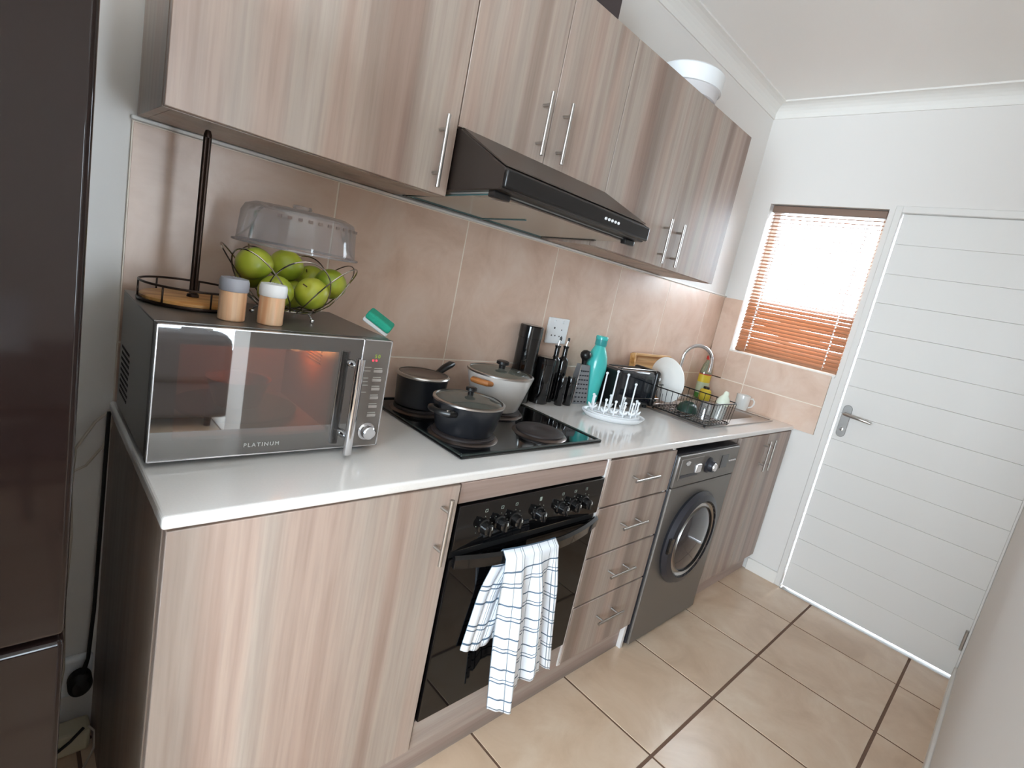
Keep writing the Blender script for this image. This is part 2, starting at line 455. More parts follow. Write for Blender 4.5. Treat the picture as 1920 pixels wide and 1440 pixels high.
# ================================================================== THE SETTING
# floor with single tiles
b = nb(); box(b, XL-.2, XR+.25, YB-.2, .12, -.10, -.0016)
floor = struct('floor', b, 'fgrout')
PX_, PY_ = 0.4381, 0.4557
b = nb(); box(b, -PX_/2+.0042, PX_/2-.0042, -PY_/2+.0055, PY_/2-.0055, -.012, 0, .0006, 1)
tile0 = obj('tile', b, 'ftile', floor)
def put_copy(o, loc, parent):
    c = o.copy(); COL.objects.link(c); c.parent = parent; c.location = loc; return c
first = True
for i in range(-9, 5):
    for j in range(-9, 4):
        x = 1.288 + (i-.5+.0)*PX_ + 0.0; y = -.9491 + (j-.5)*PY_
        if x < XL-.3 or x > XR+.25 or y < YB-.3 or y > .2: continue
        if x - PX_/2 > XR+.02 or y - PY_/2 > 0.05: continue
        if first: tile0.location = (x, y, 0); first = False
        else: put_copy(tile0, (x, y, 0), floor)

# back wall (behind the units), with splash-back tiles
b = nb(); box(b, XL-.2, XR+.2, .008, .16, 0, ZC+.1)
wall_back = struct('wall_back', b, 'wall')
b = nb(); box(b, .003, XR, .0007, .0085, .88, 1.526); obj('grout_bed', b, 'grout', wall_back)
tx = [.003, .460, .917, 1.378, 1.826, 2.272, 2.722, XR]
tz = [.885, 1.041, 1.526]
def wall_tile(parent, x0, x1, y0, y1, z0, z1):
    b = nb(); box(b, x0, x1, y0, y1, z0, z1, .0005, 1); return obj('tile', b, 'wtile', parent)
for i in range(7):
    for k in range(2):
        wall_tile(wall_back, tx[i]+.0024, tx[i+1]-.0024, 0, .006, tz[k]+.0024, tz[k+1]-.0024)
# thin white bead along the top of the tiles
b = nb(); box(b, .0, XR, -.006, .006, 1.527, 1.536, .002, 1); o = struct('trim_1', b, 'trim')

# wall with window and back door (x = XR)
T_ = 0.16
y0, y1, z0, z1 = WIN; d0, d1, _, dz = DOOR
b = nb()
box(b, XR, XR+T_, y1, .16, 0, ZC+.1)                       # between corner and window
box(b, XR, XR+T_, y0, y1, 0, z0); box(b, XR, XR+T_, y0, y1, z1, ZC+.1)
box(b, XR, XR+T_, d1, y0, 0, ZC+.1)
box(b, XR, XR+T_, d0-.02, d1, dz, ZC+.1)
box(b, XR, XR+T_, YB-.2, d0, 0, ZC+.1)
wall_right = struct('wall_right', b, 'wall')
b = nb(); box(b, XR-.0093, XR-.001, -.700, -.002, .885, WIN[2]-.003); box(b, XR-.0093, XR-.001, WIN[1]+.001, -.002, .885, 1.526)
obj('grout_bed', b, 'grout', wall_right)
for (a, c, e, f) in [(-.2555, -.003, .885, 1.040), (-.700, -.2605, .885, 1.040), (-.2555, -.118, 1.045, 1.218), (-.700, -.2605, 1.045, 1.218),
                     (-.1165, -.003, 1.045, 1.526)]:
    wall_tile(wall_right, XR-.010, XR-.004, a, c, e, f)
# tiled window sill
b = nb(); box(b, XR-.008, XR+.10, y0+.001, y1-.001, z0-.012, z0+.002, .002, 1); obj('sill', b, 'trim', wall_right)

# partition wall on the right of the picture and the living-room shell
b = nb(); box(b, .52, XR, YF-.20, YF, 0, ZC+.1); struct('wall_front', b, 'wall')
b = nb(); w0, w1, wz0, wz1 = SIDE
box(b, XL-.2, XL, YB-.2, w0, 0, ZC+.1); box(b, XL-.2, XL, w1, .16, 0, ZC+.1); box(b, XL-.2, XL, w0, w1, 0, wz0); box(b, XL-.2, XL, w0, w1, wz1, ZC+.1)
struct('wall_left', b, 'wall')
gz = GLZ[0][3]
b = nb(); xs = [XL-.2] + [v for g in GLZ for v in g[:2]] + [XR+.2]
for k in range(0, len(xs), 2): box(b, xs[k], xs[k+1], YB-.2, YB, 0, ZC+.1)
for g in GLZ: box(b, g[0], g[1], YB-.2, YB, gz, ZC+.1)
struct('wall_rear', b, 'wall')
b = nb(); box(b, XL-.2, XR+.2, YB-.2, .16, ZC, ZC+.12); struct('ceiling', b, 'ceil')

# coved cornices
def cove(n=6, s=.075):
    # (out from wall, down from ceiling) profile
    p = [(0, 0), (s, 0), (s, -.008)]
    for i in range(1, n): 
        a = PI/2*i/n; p.append((s - (s-.006)*math.sin(a), -.008 - (s-.014)*(1-math.cos(a))))
    p += [(.006, -s+.006), (.006, -s), (0, -s)]
    return p
b = nb(); prism(b, [(.008-u, ZC+v) for u, v in cove()], 'x', XL, XR); struct('trim_2', b, 'trim')
b = nb(); prism(b, [(XR-u, ZC+v) for u, v in cove()], 'y', YF, .0); struct('trim_3', b, 'trim')
b = nb(); prism(b, [(YF+u, ZC+v) for u, v in cove()], 'x', .52, XR); struct('trim_4', b, 'trim')

# baseboards
b = nb(); box(b, XR-.014, XR, -.745, -.572, 0, .072, .003, 1); struct('baseboard_right', b, 'trim')
b = nb(); box(b, .52, XR-.03, YF, YF+.013, 0, .072, .003, 1); struct('baseboard_front', b, 'trim')

# back door: frame, horizontal planks, lever handle, hinges
dr = bpy.data.objects.new('door_1', None); COL.objects.link(dr); dr['kind'] = 'structure'; dr.location = (XR, d1, 0)
b = nb()
box(b, XR-.012, XR+.10, d1-.002, d1+.030, 0, dz+.03, .003, 1)
box(b, XR-.012, XR+.10, d0-.004, d0+.004, 0, dz, .001, 1)
box(b, XR-.012, XR+.10, d0, d1, dz-.004, dz+.03, .003, 1)
obj('door_frame', b, 'doorp', dr, world=True)
leafy0, leafy1 = d0+.004, d1-.0085
npl = 14; ph = (dz-.012-.006)/npl
b = nb(); box(b, XR+.016, XR+.046, leafy0, leafy1, .012, dz-.006); obj('door_core', b, 'doorp', dr, world=True)
for k in range(npl):
    b = nb(); box(b, XR+.006, XR+.017, leafy0, leafy1, .012+k*ph+.0003, .012+(k+1)*ph-.0003, .0013, 1); obj('plank', b, 'doorp', dr, world=True)
hy = -.818
b = nb(); pp = [(hy+.021*math.cos(a), 1.072+.021*math.sin(a)) for a in [PI*i/10 for i in range(11)]] + [(hy+.021*math.cos(a), .940+.021*math.sin(a)) for a in [PI+PI*i/10 for i in range(11)]]
prism(b, pp, 'x', XR-.002, XR+.007, .002)
plate = obj('handle_plate', b, mat('worn_brass_grey', (150, 147, 144), .35, .8), dr, world=True)
b = nb(); tube(b, [(XR, hy, 1.045), (XR-.035, hy, 1.045), (XR-.045, hy-.02, 1.046), (XR-.046, hy-.10, 1.040), (XR-.040, hy-.125, 1.036)], [.009, .009, .009, .008, .007], 10)
obj('lever', b, 'steel', dr, world=True)
b = nb(); lathe(b, [(0, 0), (.009, 0), (.009, .004), (0, .006)], (0, 0, 0), 16, axis='x')
bmesh.ops.transform(b, matrix=Matrix.Translation((XR-.003, hy, .962)) @ Matrix.Scale(-1, 4, (1, 0, 0)), verts=b.verts)
obj('lock_cylinder', b, 'chrome', dr, world=True)
for hz in (.20, 1.05, 1.86):
    b = nb(); lathe(b, [(.007, -.05), (.007, .05)], (XR-.006, d0+.010, hz), 12); obj('hinge', b, 'steel', dr, world=True)
b = nb(); box(b, XR-.02, XR+.10, d0+.004, d1-.004, -.003, .003, .001, 1); obj('threshold', b, 'steel', dr, world=True)

# kitchen window: frame, panes
wn = bpy.data.objects.new('window_1', None); COL.objects.link(wn); wn['kind'] = 'structure'; wn.location = (XR+.11, (y0+y1)/2, z0)
b = nb(); fx0, fx1 = XR+.10, XR+.14
for (a, c, e, f) in [(y0, y1, z0, z0+.035), (y0, y1, z1-.035, z1), (y0, y0+.035, z0, z1), (y1-.035, y1, z0, z1)]:
    box(b, fx0, fx1, a, c, e, f, .003, 1)
obj('window_frame', b, 'trim', wn, world=True)
for (a, c) in [(y0+.03, y1-.03)]:
    b = nb(); box(b, XR+.118, XR+.122, a, c, z0+.03, z1-.03); obj('pane', b, 'pane', wn, world=True)

# glazed doors of the living room
for gi, g in enumerate(GLZ):
    g0, g1 = g[:2]; npn = 2
    gd = bpy.data.objects.new('window_%d' % (gi+2), None); COL.objects.link(gd); gd['kind'] = 'structure'; gd.location = ((g0+g1)/2, YB-.1, 0)
    b = nb()
    for k in range(npn+1):
        x = g0 + (g1-g0)*k/npn; box(b, x-.03, x+.03, YB-.12, YB-.07, 0, gz, .004, 1)
    box(b, g0, g1, YB-.12, YB-.07, 0, .06, .004, 1); box(b, g0, g1, YB-.12, YB-.07, gz-.06, gz, .004, 1)
    obj('window_frame', b, 'trim', gd, world=True)
    for k in range(npn):
        x = g0 + (g1-g0)*k/npn
        b = nb(); box(b, x+.03, x+(g1-g0)/npn-.03, YB-.097, YB-.093, .06, gz-.06); obj('pane', b, 'pane', gd, world=True)

w0, w1, wz0, wz1 = SIDE
gd = bpy.data.objects.new('window_3', None); COL.objects.link(gd); gd['kind'] = 'structure'; gd.location = (XL-.1, (w0+w1)/2, wz0)
b = nb()
for k in range(3):
    y = w0 + (w1-w0)*k/2; box(b, XL-.12, XL-.07, y-.03, y+.03, wz0, wz1, .004, 1)
box(b, XL-.12, XL-.07, w0, w1, wz0, wz0+.06, .004, 1); box(b, XL-.12, XL-.07, w0, w1, wz1-.06, wz1, .004, 1)
obj('window_frame', b, 'trim', gd, world=True)
for k in range(2):
    y = w0 + (w1-w0)*k/2
    b = nb(); box(b, XL-.097, XL-.093, y+.03, y+(w1-w0)/2-.03, wz0+.06, wz1-.06); obj('pane', b, 'pane', gd, world=True)

# wooden venetian blind hanging in the window recess
bl = thing('venetian_blind', 'orange-brown wooden venetian blind hanging in the window by the back door', 'blind', (XR+.045, (y0+y1)/2, z0))
b = nb(); box(b, XR+.022, XR+.068, y0+.008, y1-.010, z1-.042, z1-.004, .003, 1); obj('headrail', b, mat('blind_headrail', (128, 104, 90), .5), bl, world=True)
ns = 40; zt_, zb_ = z1-.055, z0+.030
sl_open = nb(); ym = (y0+y1)/2; ya, yb = y0+.012-ym, y1-.014-ym; ho = [y0+.085-ym, y1-.075-ym]
for (a, c) in [(ya, ho[0]-.0035), (ho[0]+.0035, ho[1]-.0035), (ho[1]+.0035, yb)]: box(sl_open, -.0125, .0125, a, c, -.0013, .0013)
for h in ho:
    for (a, c) in [(-.0125, -.004), (.004, .0125)]: box(sl_open, a, c, h-.0035, h+.0035, -.0013, .0013)
s0 = obj('slat', sl_open, 'slat', bl)
for k in range(ns):
    s = s0 if k == 0 else s0.copy()
    if k: COL.objects.link(s); s.parent = bl
    z = zt_ + (zb_-zt_)*k/(ns-1)
    f = k/(ns-1)
    ang = 22 if f < .60 else (22 + (f-.60)/.08*27 if f < .68 else 49.5 + random.uniform(-2.5, 2.5))
    s.location = (0, 0, z - z0)
    s.rotation_euler = (math.radians(random.uniform(-.25, .25)), -math.radians(ang + random.uniform(-2, 2)), 0)
    if k in (30, 34): s.rotation_euler[0] += math.radians(-.7)
b = nb(); box(b, XR+.034, XR+.058, y0+.012, y1-.014, z0+.008, z0+.022, .003, 1); obj('bottom_rail', b, 'slat', bl, world=True)
for yy in (y1-.075, y0+.085):
    for dx in (-.013, .013):
        b = nb(); tube(b, [(XR+.045+dx, yy, z0+.015), (XR+.045+dx, yy, z1-.04)], .0012, 6); obj('ladder_cord', b, 'white_plastic', bl, world=True)

# ================================================================== FITTED UNITS
YD = -.592      # front face of the base doors
ZT = 0.900      # worktop surface
def bar_handle(parent, c, length, out, vertical=True, r=.0055):
    """bar pull on two posts; c is the centre on the door face, out = stand-off towards -y"""
    b = nb(); h = length/2; k = length*.30
    if vertical:
        tube(b, [(c[0], c[1]-out, c[2]-h), (c[0], c[1]-out, c[2]+h)], r, 10)
        for s in (-k, k): tube(b, [(c[0], c[1]+.001, c[2]+s), (c[0], c[1]-out, c[2]+s)], r*.8, 8)
    else:
        tube(b, [(c[0]-h, c[1]-out, c[2]), (c[0]+h, c[1]-out, c[2])], r, 10)
        for s in (-k, k): tube(b, [(c[0]+s, c[1]+.001, c[2]), (c[0]+s, c[1]-out, c[2])], r*.8, 8)
    return obj('handle', b, 'steel', parent, world=True)

def door_panel(parent, x0, x1, y, z0, z1, m='wood', name='door', th=.018):
    b = nb(); box(b, x0+.0012, x1-.0012, y, y+th, z0+.0012, z1-.0012, .0015, 1)
    return obj(name, b, m, parent, world=True)

# left base cabinet
t = thing('base_cabinet', 'wide striped wood base cabinet under the microwave, single door', 'cabinet', (.30, -.3, 0))
b = nb()
box(b, .002, .018, YD+.019, -.004, .10, .874, .001, 1); box(b, .002, .018, -.553, -.004, 0, .10); box(b, .576, .592, YD+.019, -.004, .10, .874)
box(b, .018, .576, YD+.019, -.004, .10, .116); box(b, .018, .576, -.02, -.004, .116, .874)
obj('body', b, 'wood', t, world=True)
d = door_panel(t, .003, .593, YD, .105, .872); bar_handle(d, (.547, YD, .768), .168, .032)

# oven housing: filler above and below the built-in oven
t = thing('oven_housing', 'striped wood filler panels above and below the black oven', 'cabinet', (.89, -.3, 0))
b = nb(); box(b, .5935, .6015, YD+.02, -.01, .10, .874); box(b, 1.186, 1.191, YD+.02, -.01, .10, .874); box(b, .6, 1.187, YD+.03, -.01, .10, .118)
obj('body', b, 'carcass', t, world=True)
door_panel(t, .596, 1.190, YD+.004, .815, .872, 'wood_h', 'filler_panel'); door_panel(t, .596, 1.190, YD+.006, .10, .190, 'wood_h', 'filler_panel')

# drawer cabinet
t = thing('drawer_cabinet', 'narrow wood cabinet of four drawers between oven and washing machine', 'cabinet', (1.41, -.3, 0))
b = nb(); box(b, 1.1915, 1.2075, YD+.003, -.004, .10, .874, .001, 1); box(b, 1.612, 1.628, YD+.003, -.004, .0, .874, .001, 1); box(b, 1.2075, 1.612, YD+.03, -.004, .112, .128)
obj('body', b, 'white_board', t, world=True)
zs = [.872, .700, .514, .330, .108]; hz_ = [.794, .617, .430, .246]
for k in range(4):
    d = door_panel(t, 1.198, 1.632, YD-.003, zs[k+1]+.002, zs[k]-.002, 'wood', 'drawer')
    bar_handle(d, (1.404, YD-.003, hz_[k]), .155, .034, False, .005)

# sink cabinet at the end of the run
t = thing('sink_cabinet', 'striped wood sink cabinet in the corner beyond the washing machine', 'cabinet', (2.58, -.3, 0))
b = nb(); box(b, 2.242, 2.258, YD+.019, -.004, .10, .874); box(b, 2.905, 2.921, YD+.019, -.004, .10, .874); box(b, 2.258, 2.905, YD+.02, -.004, .10, .116)
box(b, 2.905, 2.921, YD+.06, -.004, 0, .10)
obj('body', b, 'wood', t, world=True)
d = door_panel(t, 2.243, 2.584, YD, .105, .872); bar_handle(d, (2.553, YD, .764), .165, .032)
d = door_panel(t, 2.586, 2.922, YD, .105, .872); bar_handle(d, (2.618, YD, .764), .165, .032)
b = nb(); box(b, 2.243, 2.920, -.556, -.540, 0, .102, .001, 1)
obj('kickboard', b, 'wood_h', t, world=True)

# kickboard under the left units
b = nb(); box(b, .004, 1.610, -.571, -.555, .001, .0985, .001, 1)
o = obj('kickboard', b, 'wood_h'); tag(o, 'long wood kickboard along the floor beneath the oven and drawers', 'kickboard')

# worktop with sink cut-out (one slab, rounded outer edge)
b = nb(); gx = [-.004, 2.33, 2.78, XR-.011]; gy = [-.597, -.452, -.118, -.004]
vt = {}
for k, z in enumerate((.876, ZT)):
    for i in range(4):
        for j in range(4): vt[i, j, k] = b.verts.new((gx[i], gy[j], z))
for i in range(3):
    for j in range(3):
        if (i, j) == (1, 1): continue
        b.faces.new([vt[i, j, 1], vt[i+1, j, 1], vt[i+1, j+1, 1], vt[i, j+1, 1]])
        b.faces.new([vt[i, j+1, 0], vt[i+1, j+1, 0], vt[i+1, j, 0], vt[i, j, 0]])
ringv = [(0, 0), (1, 0), (2, 0), (3, 0), (3, 1), (3, 2), (3, 3), (2, 3), (1, 3), (0, 3), (0, 2), (0, 1)]
hole = [(1, 1), (1, 2), (2, 2), (2, 1)]
for rg in (ringv, hole):
    for p, q in zip(rg, rg[1:] + rg[:1]): b.faces.new([vt[p[0], p[1], 0], vt[q[0], q[1], 0], vt[q[0], q[1], 1], vt[p[0], p[1], 1]])
bmesh.ops.recalc_face_normals(b, faces=b.faces)
def front_edge(e):
    return (all(v.co.y < -.596 for v in e.verts) or all(v.co.x < -.003 for v in e.verts))
bmesh.ops.bevel(b, geom=[e for e in b.edges if front_edge(e) and len(e.link_faces) == 2 and e.calc_face_angle(0) > .5], offset=.006, segments=3, profile=.5, affect='EDGES')
o = obj('worktop', b, 'quartz'); tag(o, 'long polished pale stone worktop running from the microwave to the sink', 'worktop')

# wall cabinets
YU = -.270; ZU0, ZU1 = 1.537, 2.211
def wall_cab(label, x0, x1, splits, zb, handles):
    t = thing('wall_cabinet', label, 'cabinet', ((x0+x1)/2, -.13, zb), group='wall cabinets')
    b = nb()
    box(b, x0, x0+.016, YU+.019, -.002, zb, ZU1, .001, 1); box(b, x1-.016, x1, YU+.019, -.002, zb, ZU1, .001, 1)
    box(b, x0+.016, x1-.016, YU+.019, -.002, zb, zb+.016); box(b, x0+.016, x1-.016, YU+.019, -.002, ZU1-.016, ZU1); box(b, x0+.016, x1-.016, -.01, -.002, zb+.016, ZU1-.016)
    obj('body', b, 'wood', t, world=True)
    for (a, c), hx in zip(zip(splits, splits[1:]), handles):
        d = door_panel(t, a, c, YU, zb, ZU1); bar_handle(d, (hx, YU, zb+.101), .174, .030)
    return t
wall_cab('leftmost wood wall cabinet, single wide door, above the microwave', .010, .626, [.010, .626], ZU0, [.575])
wall_cab('short double-door wood wall cabinet directly over the range hood', .627, 1.257, [.627, .944, 1.257], 1.716, [.901, .990])
wall_cab('rightmost double-door wood wall cabinet nearest the window', 1.258, 2.186, [1.258, 1.720, 2.186], ZU0, [1.666, 1.768])

# ------------------------------------------------------------------ range hood
t = thing('range_hood', 'dark slanted range hood under the short wall cabinet', 'range hood', (.94, -.2, 1.54))
hx0, hx1 = .632, 1.252
b = nb()
prof = [(-.004, 1.545), (-.445, 1.565), (-.472, 1.566), (-.484, 1.576), (-.486, 1.605), (-.476, 1.618), (-.275, 1.713), (-.004, 1.713)]
prism(b, prof, 'x', hx0, hx1, .003); obj('hood_body', b, 'hood', t, world=True)
b = nb()   # sloped upper front sheet with rounded far corner
prism(b, [(-.474, 1.622), (-.470, 1.626), (-.279, 1.7165), (-.277, 1.711)], 'x', hx0+.004, hx1-.004); obj('sloped_cover', b, 'hoodtop', t, world=True)
b = nb(); box(b, hx0+.0, hx1+.0, -.492, -.474, 1.570, 1.614, .006, 3); obj('front_bar', b, 'black_satin', t, world=True)
for k in range(5):
    b = nb(); lathe(b, [(0, -.003), (.0042, -.003), (.0042, 0)], (1.02+k*.0155, -.492, 1.590), 12, axis='y'); obj('button', b, 'white_plastic', t, world=True)
b = nb(); prism(b, [(-.025, 1.5395), (-.44, 1.5595), (-.44, 1.5655), (-.025, 1.5455)], 'x', hx0+.02, hx1-.02); un = obj('filter_plate', b, 'hoodplate', t, world=True)
def zu(y): return 1.5395 + (y+.025)/(-.415)*.020
def strip(xa, xb, ya, yb, m):
    b = nb(); prism(b, [(ya, zu(ya)-.0022), (yb, zu(yb)-.0022), (yb, zu(yb)+.001), (ya, zu(ya)+.001)], 'x', xa, xb); obj('filter_edge', b, m, t, world=True)
strip(hx0+.012, hx1-.012, -.020, -.032, 'black_satin'); strip(hx0+.012, hx1-.012, -.428, -.444, 'black_satin')
strip(.935, .943, -.032, -.25, 'teal_line'); strip(hx0+.02, hx0+.026, -.032, -.428, 'teal_line'); strip(hx1-.03, hx1-.022, -.03, -.30, 'black_satin')
strip(hx0+.03, hx1-.03, -.040, -.044, 'teal_line')
b = nb(); box(b, hx0+.005, hx0+.06, -.452, -.425, 1.548, 1.566, .005, 2); obj('latch', b, 'black_satin', t, world=True)
b = nb(); box(b, hx1-.06, hx1-.01, -.452, -.430, 1.548, 1.566, .004, 2); obj('latch', b, 'black_satin', t, world=True)

# ------------------------------------------------------------------ built-in oven
t = thing('built_in_oven', 'black glass built-in oven with seven knobs, checked towel on its handle', 'oven', (.892, -.3, .193))
b = nb(); box(b, .605, 1.180, YD+.012, -.06, .200, .805); obj('oven_body', b, 'black_matte', t, world=True)
b = nb(); box(b, .600, 1.187, YD-.004, YD+.014, .690, .812, .003, 2); cp = obj('control_panel', b, 'black_gloss', t, world=True)
b = nb(); box(b, .600, 1.187, YD-.004, YD+.014, .193, .668, .004, 2); dg_ = obj('oven_door', b, 'black_glass', t, world=True)
b = nb(); box(b, .602, 1.185, YD+.006, YD+.014, .668, .690); obj('vent_gap', b, 'black_matte', t, world=True)
# bowed handle
b = nb(); N_ = 24; hv = []
for i in range(N_+1):
    s = i/N_; x = .606 + s*.575; bow = 4*s*(1-s); y = YD-.006 - .048*bow
    hv.append((x, y))
t2 = bmesh.new(); rows = []
for (x, y) in hv:
    rows.append([t2.verts.new((x, y-.012, .650)), t2.verts.new((x, y-.014, .676)), t2.verts.new((x, y-.006, .684)), t2.verts.new((x, y+.002, .680)), t2.verts.new((x, y+.001, .652))])
for a_, c_ in zip(rows, rows[1:]):
    for k in range(5): f = t2.faces.new([a_[k], c_[k], c_[(k+1) % 5], a_[(k+1) % 5]]); f.smooth = True
t2.faces.new(rows[0]); t2.faces.new(list(reversed(rows[-1]))); bmesh.ops.recalc_face_normals(t2, faces=t2.faces)
join(b, t2); obj('handle', b, 'black_gloss', dg_, world=True)
kx = [.690, .745, .797, .892, .989, 1.046, 1.100]
ksym = []
for k, x in enumerate(kx):
    b = nb(); lathe(b, [(.021, 0), (.021, -.004), (.0175, -.006), (.0155, -.024), (.012, -.027), (0, -.027)], (x, YD-.004, .743), 28, axis='y')
    box(b, x-.0035, x+.0035, YD-.036, YD-.028, .729, .757, .002, 1); kn = obj('knob', b, 'black_gloss', t, world=True)
    b = nb(); box(b, x-.001, x+.001, YD-.0368, YD-.035, .748, .756); obj('pointer_mark', b, 'print', kn, world=True)
    # printed dots around and the little square symbol above the knob
    b = nb()
    for a in range(7):
        an = math.radians(-120 + 40*a + 90)
        box(b, x+.0275*math.cos(an)-.0009, x+.0275*math.cos(an)+.0009, YD-.0046, YD-.003, .743+.0275*math.sin(an)-.0009, .743+.0275*math.sin(an)+.0009)
    s = .0042; z = .787
    if k == 3: box(b, x-s, x+s, YD-.0046, YD-.003, z-s*1.4, z+s*1.4)
    else:
        for (xa, xb, za, zb) in [(-s, s, s*.8, s), (-s, s, -s, -s*.8), (-s, -s*.8, -s, s), (s*.8, s, -s, s)]:
            box(b, x+xa, x+xb, YD-.0046, YD-.003, z+za, z+zb)
    obj('dial_print', b, 'goldprint', cp, world=True)

# checked towel over the oven handle
b = nb(); uvl = b.loops.layers.uv.new('UVMap'); NU = 48
hb = -.655
def hang_y(x):
    s = min(1, max(0, (x-.606)/.575)); return YD-.006 - .048*4*s*(1-s)
rowsv = []
def lerp(a, c, s): return a + (c-a)*s
def smooth01(s): s = max(0, min(1, s)); return s*s*(3-2*s)
NB, NF = 18, 34
for j in range(-NB, NF+1):
    row = []
    for i in range(NU+1):
        u = i/NU
        xt = lerp(.735, .925, u)
        if j > 0:
            f = j/NF
            drop = .505 - .05*smooth01((u-.27)/.05) - .02*smooth01((u-.55)/.08) + .012*math.sin(7*u)
            xb = lerp(.800, 1.010, u**.92)
            x = lerp(xt, xb, f**1.1)
            fold = .016*math.sin(u*2*PI*2.6 + .6)*smooth01(f*2.5) + .006*math.sin(u*2*PI*6 + 2*f)*smooth01(f*2) - .014*smooth01(1-abs(u-.12)/.16)*f
            y = hang_y(xt) - .0185 - .004 + fold - .006*f
            z = .684 - drop*f
        elif j < 0:
            f = -j/NB
            drop = .300 + .02*math.sin(4*u)
            xb = lerp(.690, .850, u)
            x = lerp(xt, xb, f)
            fold = .006*math.sin(u*2*PI*2.2)*smooth01(f*2.5)
            y = min(hang_y(xt) + .006, YD-.0085) + .5*fold*0 - .0 ; y = min(y, YD-.0085)
            y = lerp(y, YD-.012, smooth01(f*2)) - abs(fold)
            z = .684 - drop*f
        else:
            x = xt; y = hang_y(xt)-.006; z = .6895
        row.append((b.verts.new((x, y, z)), u*.30, j/NF*.52))
    rowsv.append(row)
for r0, r1 in zip(rowsv, rowsv[1:]):
    for i in range(NU):
        q = [r0[i], r0[i+1], r1[i+1], r1[i]]
        f = b.faces.new([v[0] for v in q]); f.smooth = True
        for lp, v in zip(f.loops, q): lp[uvl].uv = (v[1], v[2])
o = obj('tea_towel', b, 'towel', sharp=False); tag(o, 'white tea towel with blue-grey check lines draped over the oven handle', 'towel')
md = o.modifiers.new('thick', 'SOLIDIFY'); md.thickness = .0018; md.offset = 0

# ------------------------------------------------------------------ washing machine
t = thing('washing_machine', 'grey front-loading washing machine under the worktop', 'washing machine', (1.922, -.3, 0))
wx0, wx1, wy, wz = 1.643, 2.208, -.606, .848
b = nb(); box(b, wx0, wx1, wy+.012, -.05, .012, wz, .006, 2); obj('cabinet_body', b, 'wmdark', t, world=True)
b = nb(); box(b, wx0+.002, wx1-.002, wy, wy+.014, .014, .708, .006, 2); fp = obj('front_panel', b, 'wm', t, world=True)
b = nb(); box(b, wx0+.002, wx1-.002, wy-.002, wy+.014, .711, wz-.004, .006, 2); cp = obj('control_panel', b, 'wm', t, world=True)
dc = (1.905, wy, .455)
b = nb(); lathe(b, [(.205, 0), (.212, -.012), (.200, -.030), (.176, -.036), (.168, -.030), (.166, -.012)], dc, 48, axis='y', cap0=False, cap1=False); ring = obj('door_ring', b, 'wmdark', t, world=True)
b = nb(); lathe(b, [(.176, -.036), (.168, -.030), (.160, -.022), (.150, -.026), (.148, -.034)], dc, 48, axis='y', cap0=False, cap1=False)
obj('chrome_ring', b, 'steel', ring, world=True)
b = nb(); lathe(b, [(.165, -.006), (.160, -.022), (.120, -.034), (.06, -.040), (0, -.042)], dc, 48, axis='y', cap0=False); obj('door_glass', b, 'wmglass', ring, world=True)
b = nb(); box(b, dc[0]-.212, dc[0]-.172, wy-.034, wy-.022, .43, .50, .004, 1); obj('door_catch', b, 'black_gloss', ring, world=True)
b = nb(); box(b, wx0+.02, wx0+.205, wy-.006, wy, .742, .832, .004, 1); dr_ = obj('detergent_drawer', b, 'wm', cp, world=True)
b = nb(); box(b, wx0+.03, wx0+.175, wy-.0075, wy-.004, .752, .765, .001, 1); obj('drawer_slot', b, 'wmdark', dr_, world=True)
b = nb(); box(b, wx0+.14, wx0+.185, wy-.016, wy-.004, .765, .802, .006, 2); obj('drawer_grip', b, 'silver_edge', dr_, world=True)
b = nb(); lathe(b, [(0, -.0015), (.013, -.0015), (.013, 0)], (wx0+.075, wy-.006, .812), 20, axis='y', sx=1.3, sy=.8); obj('badge', b, 'silver_edge', dr_, world=True)
b = nb(); lathe(b, [(.034, 0), (.034, -.006), (.026, -.010), (.024, -.026), (0, -.028)], (1.912, wy-.002, .783), 32, axis='y'); kb = obj('program_knob', b, 'wmdark', cp, world=True)
b = nb(); lathe(b, [(.018, 0), (.016, -.006), (0, -.007)], (1.912, wy-.030, .783), 24, axis='y'); obj('knob_cap', b, 'silver_edge', kb, world=True)
b = nb(); box(b, 2.03, 2.10, wy-.004, wy, .752, .815, .002, 1); obj('display', b, 'black_gloss', cp, world=True)
for k in range(4):
    b = nb(); box(b, 2.115+.018*k, 2.127+.018*k, wy-.006, wy, .778, .786, .001, 1); obj('button', b, 'silver_edge', cp, world=True)
for (xa, ya) in ((wx0+.05, -.57), (wx1-.05, -.57), (wx0+.05, -.1), (wx1-.05, -.1)):
    b = nb(); lathe(b, [(.02, 0), (.02, .014)], (xa, ya, 0), 16); obj('foot', b, 'black_matte', t, world=True)

# ------------------------------------------------------------------ fridge at the left
t = thing('fridge', 'tall glossy near-black fridge at the left edge of the picture', 'fridge', (-.465, -.36, 0))
b = nb(); box(b, -.815, -.118, -.60, -.03, .03, 1.80, .006, 2); obj('fridge_body', b, 'fridge', t, world=True)
b = nb(); box(b, -.815, -.116, -.665, -.604, .782, 1.80, .008, 3); obj('fridge_door', b, 'fridge', t, world=True)
b = nb(); box(b, -.815, -.116, -.665, -.604, .06, .775, .008, 3); obj('freezer_door', b, 'fridge', t, world=True)
for (xa, ya) in ((-.77, -.56), (-.16, -.56), (-.77, -.08), (-.16, -.08)):
    b = nb(); lathe(b, [(.02, 0), (.02, .032)], (xa, ya, 0), 14); obj('foot', b, 'black_matte', t, world=True)

